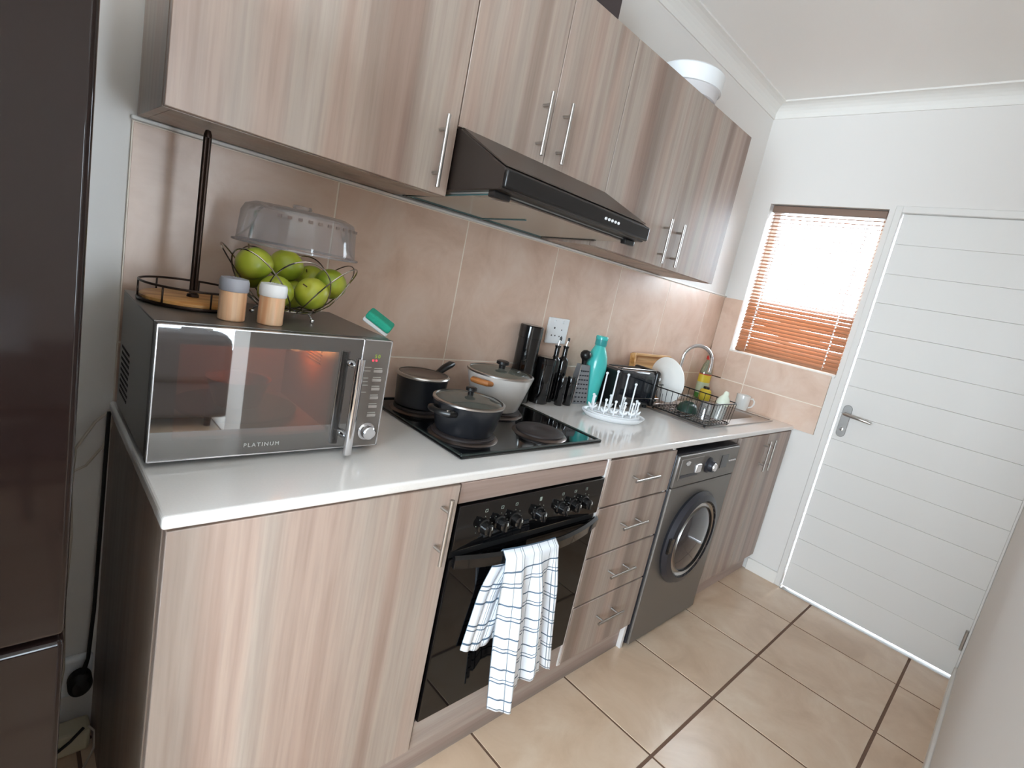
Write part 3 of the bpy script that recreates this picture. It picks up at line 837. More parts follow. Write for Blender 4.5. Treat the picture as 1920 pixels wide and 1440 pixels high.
# ================================================================== MICROWAVE AND WHAT STANDS ON IT
t = thing('microwave', 'silver mirror-front microwave oven on the left end of the worktop', 'microwave', (.229, -.235, ZT))
mx0, mx1, my0, my1, mz0, mz1 = .002, .458, -.405, -.055, .912, 1.170
b = nb()   # hollow casing: walls round the cavity
cx0, cx1, cz0, cz1 = .040, .345, .945, 1.140
box(b, mx0, cx0, my0+.02, my1, mz0, mz1, .003, 1); box(b, cx1, mx1, my0+.02, my1, mz0, mz1, .003, 1)
box(b, cx0-.004, cx1+.004, my0+.02, my1, mz0, cz0, .0, 1); box(b, cx0-.004, cx1+.004, my0+.02, my1, cz1, mz1, .0, 1)
box(b, cx0-.004, cx1+.004, my1-.03, my1, cz0, cz1)
obj('casing', b, 'mwgrey', t, world=True)
b = nb(); box(b, mx0, mx1, my0+.019, my1+.0, mz1-.001, mz1+.001); obj('top_sheet', b, 'mwgrey', t, world=True)
b = nb()
box(b, cx0+.0005, cx0+.002, my0+.022, my1-.031, cz0+.001, cz1-.001); box(b, cx1-.002, cx1-.0005, my0+.022, my1-.031, cz0+.001, cz1-.001)
box(b, cx0+.001, cx1-.001, my0+.022, my1-.031, cz0+.0005, cz0+.002); box(b, cx0+.001, cx1-.001, my1-.033, my1-.0305, cz0+.001, cz1-.001)
cav = obj('cavity_lining', b, 'cavity', t, world=True)
b = nb(); lathe(b, [(.0, 0), (.12, 0), (.125, .006), (.12, .007), (0, .004)], (.195, -.23, cz0+.012), 36); obj('turntable', b, 'lid_glass', t, world=True)
b = nb(); lathe(b, [(.045, 0), (.062, .055), (.066, .062), (.060, .060), (.043, .005)], (.195, -.23, cz0+.02), 32, cap1=False); bw_ = obj('dish_inside', b, mat('amber_dish', (180, 96, 56), .3), t, world=True)
for k in range(6):
    b = nb(); box(b, cx1-.004, cx1-.002, -.30+.0, -.22, 1.08+k*.007, 1.083+k*.007); obj('lamp_grille_bar', b, 'mwgrey', t, world=True)
lp = bpy.data.lights.new('microwave_lamp', 'POINT'); lp.energy = 2.2; lp.color = (1, .50, .22); lp.shadow_soft_size = .015
lo = bpy.data.objects.new('microwave_lamp', lp); COL.objects.link(lo); lo.parent = t; lo.location = (.305-.229, -.25+.235, 1.11-ZT)
# door
DX1 = .389
b = nb()
for (xa, xb, za, zb) in [(mx0, cx0, mz0, mz1), (cx1-.01, DX1, mz0, mz1), (cx0, cx1-.01, mz0, cz0+.005), (cx0, cx1-.01, cz1-.005, mz1)]:
    box(b, xa, xb, my0+.002, my0+.018, za, zb)
dm = obj('door', b, mat('door_back_grey', (52, 50, 50), .35), t, world=True)
b = nb(); box(b, mx0+.002, DX1-.002, my0-.003, my0+.001, mz0+.002, mz1-.002, .001, 1); obj('door_glass', b, 'mwglass', dm, world=True)
b = nb(); e_ = .003
for (xa, xb, za, zb) in [(mx0, mx0+e_, mz0, mz1), (DX1-e_, DX1, mz0, mz1), (mx0, DX1, mz0, mz0+e_), (mx0, DX1, mz1-e_, mz1)]:
    box(b, xa, xb, my0-.005, my0+.003, za, zb, .0008, 1)
obj('door_edge', b, 'silver_edge', dm, world=True)
b = nb(); tube(b, [(.366, my0-.040, mz0-.001), (.366, my0-.040, 1.132)], .0100, 16); hd = obj('handle', b, 'chrome', dm, world=True)
for z in (.948, 1.112):
    b = nb(); lathe(b, [(.009, .0), (.009, -.008), (.006, -.012), (.006, -.038)], (.366, my0-.003, z), 16, axis='y'); obj('handle_post', b, 'chrome', hd, world=True)
b = text_bm('PLATINUM', .0115); bmesh.ops.transform(b, matrix=Matrix.Translation((.196, my0-.0036, .9335)) @ Matrix.Rotation(PI/2, 4, 'X'), verts=b.verts)
obj('lettering', b, 'print', dm, world=True, sharp=False)
# control panel
b = nb(); box(b, DX1+.001, mx1, my0-.003, my0+.02, mz0, mz1, .001, 1); pn = obj('control_panel', b, 'mwpanel', t, world=True)
b = nb()
for (xa, xb, za, zb) in [(mx1-.0025, mx1, mz0, mz1), (DX1+.001, mx1, mz0, mz0+.002), (DX1+.001, mx1, mz1-.0025, mz1)]:
    box(b, xa, xb, my0-.0045, my0+.002, za, zb)
obj('panel_edge', b, 'silver_edge', pn, world=True)
for k in range(6):
    z = 1.096 - k*.0215
    b = nb(); box(b, .420, .443, my0-.0048, my0-.002, z-.0035, z+.0035, .001, 1); obj('button', b, mat('button_grey', (168, 162, 158), .5) if k == 0 else bpy.data.materials['button_grey'], pn, world=True)
    b = nb(); box(b, .4215, .4415, my0-.0036, my0-.002, z+.006, z+.0075); obj('button_print', b, 'print', pn, world=True)
b = nb()
for k, w in enumerate((.014, .013, 0, .010, .010, .012, 0, .010)):
    if w: box(b, .400-.002, .400+w, my0-.0034, my0-.002, 1.104-k*.0085, 1.1055-k*.0085)
obj('panel_print', b, 'print', pn, world=True)
red = mat('red_led', (255, 60, 70), .5, emit=(255, 40, 60), estr=4.0); grn = mat('green_led', (130, 150, 50), .5, emit=(140, 170, 50), estr=.7)
for x in (.4155, .4235):
    b = nb(); lathe(b, [(0, -.0012), (.002, -.0012), (.002, 0)], (x, my0-.003, 1.1215), 10, axis='y'); obj('red_light', b, red, pn, world=True)
b = text_bm('50', .012, .0002); bmesh.ops.transform(b, matrix=Matrix.Translation((.4255, my0-.0034, 1.131)) @ Matrix.Rotation(PI/2, 4, 'X'), verts=b.verts)
obj('digits', b, grn, pn, world=True, sharp=False)
b = nb(); lathe(b, [(.021, 0), (.021, -.004), (.0165, -.006), (.0155, -.020), (.013, -.0225), (0, -.0225)], (.4245, my0-.003, .950), 32, axis='y'); obj('dial', b, 'chrome', pn, world=True)
# vent holes on the left side
vm = mat('vent_dark', (40, 36, 34), .8)
for k in range(9):
    for j in range(9):
        b = nb(); y = -.085 - k*.0110 - (0.005 if j % 2 else 0); z = 1.052 - j*.0125
        lathe(b, [(0, -.0006), (.0037, -.0006), (.0037, .0004)], (mx0, y, z), 6, axis='x'); obj('vent_hole', b, vm, t, world=True)
for (xa, ya) in ((.04, -.37), (.42, -.37), (.04, -.09), (.42, -.09)):
    b = nb(); lathe(b, [(.012, 0), (.012, .0125)], (xa, ya, ZT), 14); obj('foot', b, 'black_matte', t, world=True)
MT = 1.1712

# paper-towel holder: wooden base, wire gallery, pole
t = thing('paper_towel_holder', 'empty round paper towel holder with wood base and tall dark pole', 'holder', (.105, -.165, MT))
b = nb(); lathe(b, [(.092, 0), (.094, .004), (.094, .013), (.090, .016), (0, .016)], n=48); obj('wooden_base', b, 'base_wood', t)
b = nb(); tube(b, circle((0, 0, .004), .0955, 48), .0035, 8, closed=True); obj('base_ring', b, 'bronze', t)
b = nb(); tube(b, circle((0, 0, .040), .0955, 48), .0024, 8, closed=True); obj('gallery_ring', b, 'bronze', t)
for k in range(7):
    a = 2*PI*k/7 + .35
    b = nb(); tube(b, [(.0955*math.cos(a), .0955*math.sin(a), .004), (.0955*math.cos(a), .0955*math.sin(a), .040)], .0018, 6); obj('gallery_post', b, 'bronze', t)
b = nb()
for dx in (-.0035, .0035): tube(b, [(dx, 0, .014), (dx, 0, .352)], .0042, 10)
lathe(b, [(.012, .014), (.011, .022), (.006, .026)], n=20); lathe(b, [(.0, .362), (.005, .360), (.0075, .352), (.0075, .346)], n=16)
obj('pole', b, 'bronze', t)

# shakers
def shaker(cap, label, loc):
    t = thing('salt_shaker', label, 'shaker', loc, group='wooden shakers on the microwave')
    b = nb(); lathe(b, [(.0225, 0), (.0245, .002), (.0245, .058), (.0235, .060)], n=32); obj('wooden_body', b, 'pale_wood', t)
    b = nb(); lathe(b, [(.0255, .059), (.0268, .061), (.0268, .078), (.0245, .0845), (.012, .0865), (0, .0865)], n=32); obj('cap', b, cap, t)
    b = nb()
    for k in range(5):
        a = 2*PI*k/5; lathe(b, [(.0014, .0864), (.0014, .0868)], (.008*math.cos(a), .008*math.sin(a), 0), 8)
    obj('pour_holes', b, 'black_matte', t)
shaker('grey_cap', 'pale wooden shaker with grey cap, the left one on the microwave', (.140, -.318, MT))
shaker('white_plastic', 'pale wooden shaker with white cap in front of the apples', (.210, -.330, MT))

# wire fruit bowl
BC = (.288, -.205)
t = thing('wire_fruit_bowl', 'silver wire fruit bowl of looping arches holding green apples on microwave', 'bowl', (BC[0], BC[1], MT))
def bowl_r(h):  # radius at height above the microwave top
    s = max(0, min(1, (h-.020)/.120)); return .062 + .084*math.sin(s*PI/2)**1.2 if False else .062 + .084*(s**.62)
b = nb(); tube(b, circle((0, 0, .020), .062, 40), .0022, 8, closed=True); obj('base_ring', b, 'wire', t)
b = nb(); tube(b, circle((0, 0, .018), .034, 30), .0018, 8, closed=True)
for k in range(4): a = PI*k/4; tube(b, [(.062*math.cos(a), .062*math.sin(a), .019), (-.062*math.cos(a), -.062*math.sin(a), .019)], .0016, 6)
obj('base_grid', b, 'wire', t)
NL = 7
for k in range(NL):
    a0 = 2*PI*k/NL + .2; span = 2*PI/NL*1.75; pts = []
    for i in range(25):
        s = i/24; h = .020 + .122*math.sin(PI*s)**.8; a = a0 + span*s; r = bowl_r(h)
        pts.append((r*math.cos(a), r*math.sin(a), h))
    b = nb(); tube(b, pts, .0016, 6); obj('wire_loop', b, 'wire', t)
for k in range(3):
    a = 2*PI*k/3 - 1.1
    b = nb(); tube(b, [(.060*math.cos(a), .060*math.sin(a), .020), (.070*math.cos(a), .070*math.sin(a), .013), (.074*math.cos(a), .074*math.sin(a), .006)], .002, 6)
    lathe(b, [(0, 0), (.0045, .002), (.0055, .0055), (.0045, .009), (0, .011)], (.075*math.cos(a), .075*math.sin(a), 0), 12); obj('foot', b, 'chrome', t)

# apples
ab = nb(); prof = []
for i in range(19):
    th = PI*i/18; r = math.sin(th)*(1.0+.06*math.cos(th)); h = -math.cos(th)*.92
    if i >= 15: h -= .16*((i-15)/3)**2*1.0
    if i <= 2: h += .08*(1-i/2)**1.5
    prof.append((max(0, r) if 0 < i < 18 else 0, h))
lathe(ab, prof, n=24); bmesh.ops.scale(ab, vec=(.0375, .0375, .0375), verts=ab.verts)
apple_mesh = None
def apple(loc, rx, ry, sc, label):
    global apple_mesh
    t = thing('apple', label, 'apple', loc, group='green apples in the wire bowl')
    t.rotation_euler = (rx, ry, random.uniform(0, 6)); t.scale = (sc, sc, sc)
    if apple_mesh is None:
        o = obj('skin', ab, 'apple', t); st = nb(); tube(st, [(0, 0, .027), (.001, 0, .033), (.004, 0, .041)], [.0016, .0013, .0017], 6)
        s = obj('stem', st, mat('apple_stem', (92, 68, 40), .8), t); apple_mesh = (o.data, s.data)
    else:
        for nm, me in zip(('skin', 'stem'), apple_mesh):
            o = bpy.data.objects.new(nm, me); COL.objects.link(o); o.parent = t
apple((BC[0]-.0844, BC[1]-.0075, MT+.112), .3, -.3, 1.03, 'green apple at the left end, highest against the wire loops')
apple((BC[0]-.0040, BC[1]+.0273, MT+.117), .2, .4, 1.03, 'green apple in the middle of the bowl, at the back')
apple((BC[0]+.030, BC[1]-.052, MT+.068), -1.0, .3, 1.0, 'front green apple, lowest centre, nearest the bowl foot')
apple((BC[0]+.089, BC[1]-.0117, MT+.0926), .5, .5, 1.02, 'green apple at the right end of the wire bowl')
apple((BC[0]+.0694, BC[1]+.0589, MT+.0907), .9, .1, .95, 'green apple half hidden at the back right of the bowl')
apple((BC[0]-.0477, BC[1]-.0503, MT+.0616), -.6, -.4, 1.0, 'green apple behind the white-capped shaker')
apple((BC[0]+.0184, BC[1]+.0304, MT+.0526), .1, 1.2, .92, 'green apple at the bottom of the bowl under the others')
apple((BC[0]-.0675, BC[1]+.0575, MT+.0844), .8, .1, .92, 'green apple at the back left, hidden behind the shakers')

# clear plastic food cover resting over the back of the bowl
t = thing('food_cover', 'clear plastic dome food cover with vent slots standing behind the apples', 'food cover', (.318, -.142, MT+.1535))
b = nb(); lathe(b, [(.140, 0), (.140, .004), (.133, .006), (.128, .070), (.120, .086), (.100, .094), (0, .098)], n=56, cap0=False); obj('dome', b, 'clear', t)
b = nb(); tube(b, circle((0, 0, .002), .1395, 56), .0025, 6, closed=True); obj('rim', b, 'clear', t)
sm = mat('slot_shade', (124, 108, 102), .7)
for k in range(12):
    a = -PI/2 - .95 + k*.165 + .25
    b = nb(); box(b, -.0045, .0045, -.0012, .0012, -.003, .003)
    bmesh.ops.transform(b, matrix=Matrix.Rotation(a+PI/2, 4, 'Z') @ Matrix.Translation((0, -.1292, .072)), verts=b.verts); obj('vent_slot', b, sm, t)
b = nb(); lathe(b, [(.020, .097), (.022, .101), (.020, .106), (0, .107)], n=28); obj('knob', b, 'clear', t)

# teal scrubbing sponge on the microwave's right edge
t = thing('dish_sponge', 'teal and white sponge tipped on the right rear edge of the microwave', 'sponge', (.468, -.306, MT+.0175))
t.rotation_euler = (.15, .50, -.6); t.scale = (1.15, 1.15, 1.15)
b = nb(); box(b, -.030, .030, -.021, .021, .003, .021, .005, 2); obj('sponge_layer', b, 'sponge', t)
b = nb(); box(b, -.030, .030, -.021, .021, -.005, .003, .002, 1); obj('scouring_layer', b, mat('pale_scourer', (206, 206, 204), .9), t)

# ================================================================== HOB, POTS
t = thing('electric_hob', 'black four-plate electric hob set into the worktop', 'hob', (.929, -.275, ZT))
b = nb(); prism(b, [(.634, -.523), (1.225, -.523), (1.225, -.028), (.634, -.028)], 'z', ZT+.0002, ZT+.009, .004); obj('hob_top', b, 'black_gloss', t, world=True)
b = nb()
for (xa, xb, ya, yb) in [(.634, 1.225, -.523, -.511), (.634, 1.225, -.040, -.028), (.634, .646, -.511, -.040), (1.213, 1.225, -.511, -.040)]:
    box(b, xa, xb, ya, yb, ZT+.008, ZT+.0125, .002, 1)
obj('raised_edge', b, mat('hob_edge', (40, 46, 44), .25), t, world=True)
PL = [(.748, -.378, .090), (1.030, -.415, .078), (.742, -.145, .075), (1.028, -.185, .092)]
for (x, y, r) in PL:
    b = nb(); lathe(b, [(r+.012, ZT+.009), (r+.006, ZT+.014), (r, ZT+.0145)], (x, y, 0), 48, cap0=False, cap1=False); pr = obj('plate_ring', b, 'ringm', t, world=True)
    b = nb(); lathe(b, [(r, ZT+.009), (r+.001, ZT+.020), (r-.004, ZT+.0225), (.022, ZT+.0225), (.020, ZT+.0215), (0, ZT+.0215)], (x, y, 0), 48); obj('hot_plate', b, 'iron', t, world=True)
HZ = ZT + .0226

def pot_shell(r0, r1, h, th=.003):
    return [(0, 0), (r0-.006, 0), (r0, .006), (r1, h-.004), (r1+.002, h), (r1-.002, h+.0005), (r1-th, h-.004), (r0-th, .010), (0, .008)]
def glass_lid(t, r, z, dome, rim='steel', knob='black_satin', kr=.016, kh=.022):
    b = nb(); lathe(b, [(r-.003, z+.002), (r*.85, z+dome*.45), (r*.5, z+dome*.85), (0, z+dome)], n=48, cap0=False); ld = obj('glass_lid', b, 'lid_glass', t)
    b = nb(); lathe(b, [(r-.006, z), (r+.003, z), (r+.003, z+.005), (r-.004, z+.007)], n=48, cap0=False, cap1=False); obj('lid_rim', b, rim, ld)
    b = nb(); lathe(b, [(kr*.5, z+dome-.001), (kr*.55, z+dome+kh*.4), (kr, z+dome+kh*.55), (kr, z+dome+kh*.9), (kr*.75, z+dome+kh), (0, z+dome+kh)], n=28); obj('lid_knob', b, knob, ld)

# black casserole, front left
t = thing('casserole_pot', 'black casserole pot with glass lid and side handles on front-left plate', 'pot', (.748, -.378, HZ), math.radians(12))
b = nb(); lathe(b, pot_shell(.084, .101, .086), n=56); obj('pot_body', b, 'pot_black', t)
glass_lid(t, .101, .0865, .020)
for s in (-1, 1):
    b = nb(); tube(b, [(s*.092, -.034, .066), (s*.118, -.032, .070), (s*.128, -.018, .071), (s*.130, 0, .071), (s*.128, .018, .071), (s*.118, .032, .070), (s*.092, .034, .066)], [.009, .010, .0085, .008, .0085, .010, .009], 10); hh = obj('side_handle', b, 'black_satin', t)
    b = nb(); lathe(b, [(0, .004), (.004, .003), (.004, 0)], (s*.121, -.030, .077), 10); obj('rivet', b, 'chrome', hh)

# white enamel pot, back right
t = thing('stew_pot', 'large white pot with glass lid and wooden side handles on back-right plate', 'pot', (1.028, -.185, HZ), math.radians(20))
b = nb(); lathe(b, pot_shell(.083, .115, .122), n=56); obj('pot_body', b, 'pot_white', t)
glass_lid(t, .114, .1225, .018, kr=.022, kh=.026)
for s in (-1, 1):
    b = nb(); tube(b, [(s*.108, -.030, .100), (s*.134, -.026, .104), (s*.142, 0, .105), (s*.134, .026, .104), (s*.108, .030, .100)], [.008, .010, .010, .010, .008], 10); obj('side_handle', b, 'wood_orange', t)

# black saucepan, back left
t = thing('saucepan', 'small black saucepan with lid and long black handle on back-left plate', 'pot', (.742, -.145, HZ))
b = nb(); lathe(b, pot_shell(.074, .079, .096), n=48); obj('pot_body', b, 'pot_black', t)
b = nb(); lathe(b, [(.081, .096), (.081, .101), (.074, .104), (.060, .100), (0, .099)], n=48, cap0=False); ld = obj('lid', b, mat('saucepan_lid', (96, 84, 78), .25, .6), t)
b = nb(); lathe(b, [(.0825, .095), (.0835, .099), (.0815, .103), (.076, .1045)], n=48, cap0=False, cap1=False); obj('lid_rim', b, 'steel', ld)
b = nb(); hp = [(.066, .030, .088), (.084, .040, .096), (.112, .050, .110), (.142, .060, .120), (.158, .064, .122)]; tube(b, hp, [.008, .010, .0125, .0130, .008], 12); obj('long_handle', b, 'black_satin', t)

# ================================================================== THINGS ALONG THE SPLASH-BACK
def canister(label, loc, r, h, seam, band=True):
    t = thing('canister', label, 'canister', loc, group='black canisters by the socket')
    b = nb(); lathe(b, [(r-.003, 0), (r, .003), (r, seam-.001)], n=40); obj('canister_body', b, 'black_gloss', t)
    b = nb(); lathe(b, [(r+.0012, seam), (r+.0012, h-.004), (r-.003, h), (0, h)], n=40); obj('lid', b, 'black_gloss', t)
    return t
canister('tall black canister behind the white pot', (1.274, -.047, ZT), .0455, .308, .258)
canister('shorter black canister right of the tall one beneath the socket', (1.362, -.078, ZT), .040, .192, .165)
def oil_bottle(label, loc):
    t = thing('oil_bottle', label, 'bottle', loc, group='black oil bottles')
    b = nb(); lathe(b, [(.021, 0), (.0225, .003), (.0225, .172), (.020, .184), (.012, .192), (.0105, .200), (.0105, .232), (.0125, .233), (.0125, .241), (0, .241)], n=32); obj('bottle_body', b, 'black_gloss', t)
    b = nb(); tube(b, [(0, 0, .240), (.001, -.001, .256), (.005, -.004, .270)], [.0045, .0035, .003], 10); sp = obj('steel_spout', b, 'chrome', t)
    b = nb(); lathe(b, [(.0045, .262), (.005, .272), (.004, .276), (0, .277)], (.004, -.003, 0), 12); obj('spout_cap', b, 'black_satin', t)
oil_bottle('black oil bottle with steel pourer, the left of the pair', (1.428, -.066, ZT))
oil_bottle('black oil bottle with steel pourer, the right of the pair', (1.482, -.064, ZT))
def grinder(label, loc):
    t = thing('spice_shaker', label, 'shaker', loc, group='small black shakers')
    b = nb(); lathe(b, [(.017, 0), (.0185, .003), (.0185, .098)], n=28); obj('shaker_body', b, 'black_gloss', t)
    b = nb(); lathe(b, [(.0192, .099), (.0192, .116), (.016, .124), (0, .125)], n=28); obj('shaker_top', b, 'black_gloss', t)
grinder('short black shaker in front of the oil bottles, left', (1.442, -.122, ZT))
grinder('short black shaker in front of the oil bottles, beside the grater', (1.492, -.124, ZT))

# box grater
t = thing('box_grater', 'steel box grater with round black grip left of the teal bottle', 'grater', (1.592, -.090, ZT), math.radians(-12))
def frust(b, w0, d0, w1, d1, z0, z1):
    A = [b.verts.new((sx*w0, sy*d0, z0)) for sx, sy in ((-1, -1), (1, -1), (1, 1), (-1, 1))]; B = [b.verts.new((sx*w1, sy*d1, z1)) for sx, sy in ((-1, -1), (1, -1), (1, 1), (-1, 1))]
    b.faces.new(list(reversed(A))); b.faces.new(B)
    for i in range(4): b.faces.new([A[i], A[(i+1) % 4], B[(i+1) % 4], B[i]])
b = nb(); frust(b, .042, .030, .024, .015, 0, .172); gb = obj('grater_body', b, mat('grater_steel', (150, 152, 156), .5, .6), t)
b = nb(); tube(b, [(-.042, -.030, 0), (-.024, -.015, .172)], .002, 6); obj('edge_rail', b, 'chrome', t)
gh = mat('grater_holes', (40, 42, 50), .6)
for r_ in range(8):
    for c_ in range(4):
        s = (r_+.6)/9; w = .042-.018*s; y = -.030+.015*s - .0008
        b = nb(); box(b, (c_-1.5)*w*.46-.0045, (c_-1.5)*w*.46+.0045, y-.0006, y+.001, s*.172-.0028, s*.172+.0028); obj('grating_hole', b, gh, gb)
b = nb(); lathe(b, [(.010, .170), (.012, .186), (.014, .192)], n=20); obj('grip_neck', b, 'black_satin', t)
b = nb(); lathe(b, [(0, .188), (.014, .192), (.0225, .204), (.0245, .213), (.0225, .223), (.014, .233), (0, .237)], n=28); obj('ball_grip', b, 'black_satin', t)

# teal water bottle
t = thing('water_bottle', 'tall teal plastic water bottle beside the toaster', 'bottle', (1.676, -.092, ZT))
b = nb(); lathe(b, [(.036, 0), (.040, .004), (.040, .02), (.043, .08), (.049, .150), (.048, .185), (.042, .215), (.032, .240), (.0245, .256), (.0225, .264)], n=44); obj('bottle_body', b, 'teal', t)
b = nb(); lathe(b, [(.0255, .262), (.0265, .265), (.0265, .290)], n=36); obj('cap', b, 'teal_dark', t)
b = nb(); lathe(b, [(.0272, .2895), (.0275, .300), (.025, .305), (0, .305)], n=36); obj('cap_top', b, 'teal', t)

# toaster
t = thing('toaster', 'glossy black two-slice toaster between teal bottle and dish rack', 'toaster', (1.884, -.135, ZT), math.radians(-6))
b = nb(); box(b, -.140, .125, -.072, .072, .012, .178, .020, 4); obj('toaster_body', b, mat('toaster_navy_black', (18, 22, 30), .08, coat=.4), t)
b = nb(); box(b, .118, .146, -.078, .078, .010, .186, .016, 4); ec = obj('end_cap', b, 'black_satin', t)
b = nb(); box(b, -.150, -.132, -.070, .070, .010, .172, .008, 3); obj('end_cap', b, 'black_satin', t)
b = nb()
for y in (-.028, .028): box(b, -.105, .100, y-.012, y+.012, .1765, .1795)
obj('bread_slot', b, 'black_matte', t)
b = nb(); tube(b, [(-.130, -.066, .180), (-.128, -.066, .187), (.112, -.066, .187), (.118, -.066, .178)], .0022, 8); obj('warming_rail', b, 'steel', t)
b = nb(); box(b, -.06, .135, -.0735, -.0715, .050, .0525); obj('trim_line', b, 'steel', t)
for z in (.150, .120, .100, .045):
    b = nb(); lathe(b, [(.008 if z in (.15, .045) else .005, 0), (.008 if z in (.15, .045) else .005, -.006), (0, -.007)], (.132, -.078, z), 14, axis='y'); obj('control_knob', b, 'chrome', ec)
for sx in (-.11, .11):
    for sy in (-.05, .05): b = nb(); lathe(b, [(.010, 0), (.010, .013)], (sx, sy, 0), 12); obj('foot', b, 'black_matte', t)

# bamboo tray leaning on the tiles
t = thing('bamboo_tray', 'bamboo tray leaning on the tiles behind the toaster', 'tray', (2.218, -.052, ZT))
t.rotation_euler = (math.radians(-8), 0, 0)
b = nb(); box(b, -.175, .175, -.004, .004, .004, .228, .001, 1); obj('tray_base', b, 'board_wood', t)
for (xa, xb, za, zb) in [(-.180, -.166, .002, .232), (.166, .180, .002, .232), (-.166, .166, .002, .014), (-.166, .166, .222, .236)]:
    b = nb(); box(b, xa, xb, -.026, .005, za, zb, .003, 2); obj('tray_edge', b, 'board_wood', t)

# wall socket above the canisters
t = thing('wall_socket', 'white double wall socket on the tiles above the oil bottles', 'socket', (1.468, -.001, 1.192))
b = nb(); box(b, -.064, .064, -.010, 0, -.055, .055, .004, 2); pl = obj('socket_plate', b, 'white_plastic', t)
hm = mat('socket_hole', (60, 56, 54), .7)
for (x, z, r) in [(-.024, .012, .0042), (-.035, -.020, .0032), (-.013, -.020, .0032), (.022, .006, .003), (.014, -.022, .003), (.031, -.022, .003)]:
    b = nb(); lathe(b, [(0, -.0008), (r, -.0008), (r, 0)], (x, -.010, z), 12, axis='y'); obj('pin_hole', b, hm, pl)
for x in (-.028, .024):
    b = nb(); box(b, x-.006, x+.006, -.013, -.009, .034, .046, .002, 1); obj('switch', b, 'white_plastic', pl)

# white bottle drying rack
t = thing('bottle_drying_rack', 'white baby-bottle drying rack with upright prongs in front of the toaster', 'drying rack', (1.572, -.312, ZT), math.radians(-28))
b = nb(); lathe(b, [(.100, 0), (.120, .004), (.136, .020), (.138, .024), (.132, .024), (.118, .010), (0, .008)], n=56, sx=1.0, sy=.66); obj('drip_tray', b, 'white_plastic', t)
b = nb(); lathe(b, [(.116, .020), (.116, .026), (.108, .027), (.108, .020)], n=48, sx=1.0, sy=.64, cap0=False, cap1=False)
for k in range(-3, 4): box(b, k*.03-.002, k*.03+.002, -.07*math.sqrt(max(0, 1-(k*.03/.116)**2)), .07*math.sqrt(max(0, 1-(k*.03/.116)**2)), .020, .026)
box(b, -.11, .11, -.002, .002, .020, .026); box(b, -.10, .10, -.038, -.034, .020, .026); box(b, -.10, .10, .034, .038, .020, .026)
obj('drip_grid', b, 'white_plastic', t)
def prong(x, y, h, leaf):
    b = nb(); tube(b, [(x, y, .022), (x, y, h-.006)], .0032, 8); lathe(b, [(0, h-.011), (.005, h-.008), (.006, h-.004), (.004, h), (0, h+.001)], (x, y, 0), 12)
    p = obj('prong', b, 'white_plastic', t)
    if leaf:
        b = nb()
        for s in (-1, 1): tube(b, [(x, y, .036), (x+s*.010, y, .041), (x+s*.017, y, .050)], [.003, .0055, .002], 8)
        obj('prong_leaf', b, 'white_plastic', p)
for (x, y, h) in [(-.060, .018, .185), (-.012, .020, .198), (.036, .018, .192), (.070, .0, .160)]: prong(x, y, h, False)
for (x, y) in [(-.098, 0), (-.066, -.042), (-.028, -.052), (.014, -.054), (.054, -.046), (.092, -.02), (.104, .018), (-.09, .03), (.0, .055), (.06, .045)]: prong(x, y, .088, True)

# ================================================================== SINK, TAP AND DISHES
t = thing('kitchen_sink', 'stainless steel sink with ribbed draining board in the worktop corner', 'sink', (2.42, -.29, ZT))
sx0, sx1, sy0, sy1 = 2.000, 2.836, -.508, -.075; bx0, bx1, by0, by1 = 2.345, 2.765, -.438, -.130
b = nb(); z0_, z1_ = ZT+.0005, ZT+.0045
for (xa, xb, ya, yb) in [(sx0, bx0, sy0, sy1), (bx1, sx1, sy0, sy1), (bx0, bx1, sy0, by0), (bx0, bx1, by1, sy1)]: box(b, xa, xb, ya, yb, z0_, z1_)
obj('sink_deck', b, 'sinksteel', t, world=True)
b = nb()
for (xa, xb, ya, yb) in [(sx0, sx1, sy0, sy0+.012), (sx0, sx1, sy1-.012, sy1), (sx0, sx0+.012, sy0+.012, sy1-.012), (sx1-.012, sx1, sy0+.012, sy1-.012)]: box(b, xa, xb, ya, yb, z1_-.001, z1_+.003, .0015, 1)
obj('sink_rim', b, 'sinksteel', t, world=True)
# bowl: rounded box seen from inside
def rrect(x0, x1, y0, y1, r, n=6):
    out = []
    for (cx, cy, a0) in [(x1-r, y1-r, 0), (x0+r, y1-r, PI/2), (x0+r, y0+r, PI), (x1-r, y0+r, 3*PI/2)]:
        for i in range(n+1): a = a0 + PI/2*i/n; out.append((cx+r*math.cos(a), cy+r*math.sin(a)))
    return out
b = nb(); lv = []
for (ins, z, r) in [(0, z1_, .0), (0.001, z1_-.002, .05), (.006, z1_-.02, .06), (.018, .765, .06), (.05, .752, .05)]:
    lv.append([b.verts.new((x, y, z)) for x, y in rrect(bx0+ins, bx1-ins, by0+ins, by1-ins, max(r, .002))])
for a_, c_ in zip(lv, lv[1:]):
    for i in range(len(a_)):
        j = (i+1) % len(a_); f = b.faces.new([a_[i], a_[j], c_[j], c_[i]]); f.smooth = True
b.faces.new(lv[-1]); bmesh.ops.recalc_face_normals(b, faces=b.faces); bmesh.ops.reverse_faces(b, faces=b.faces)
bo = obj('sink_bowl', b, 'sinksteel', t, world=True)
for k in range(9):
    b = nb(); y = -.475 + k*.045
    tube(b, [(sx0+.04, y, z1_), (bx0-.04, y, z1_)], .0035, 8); obj('drain_rib', b, 'sinksteel', t, world=True)
b = nb(); lathe(b, [(.024, 0), (.022, .004), (0, .003)], ((bx0+bx1)/2, (by0+by1)/2, .753), 24); obj('drain_plug', b, 'chrome', bo, world=True)

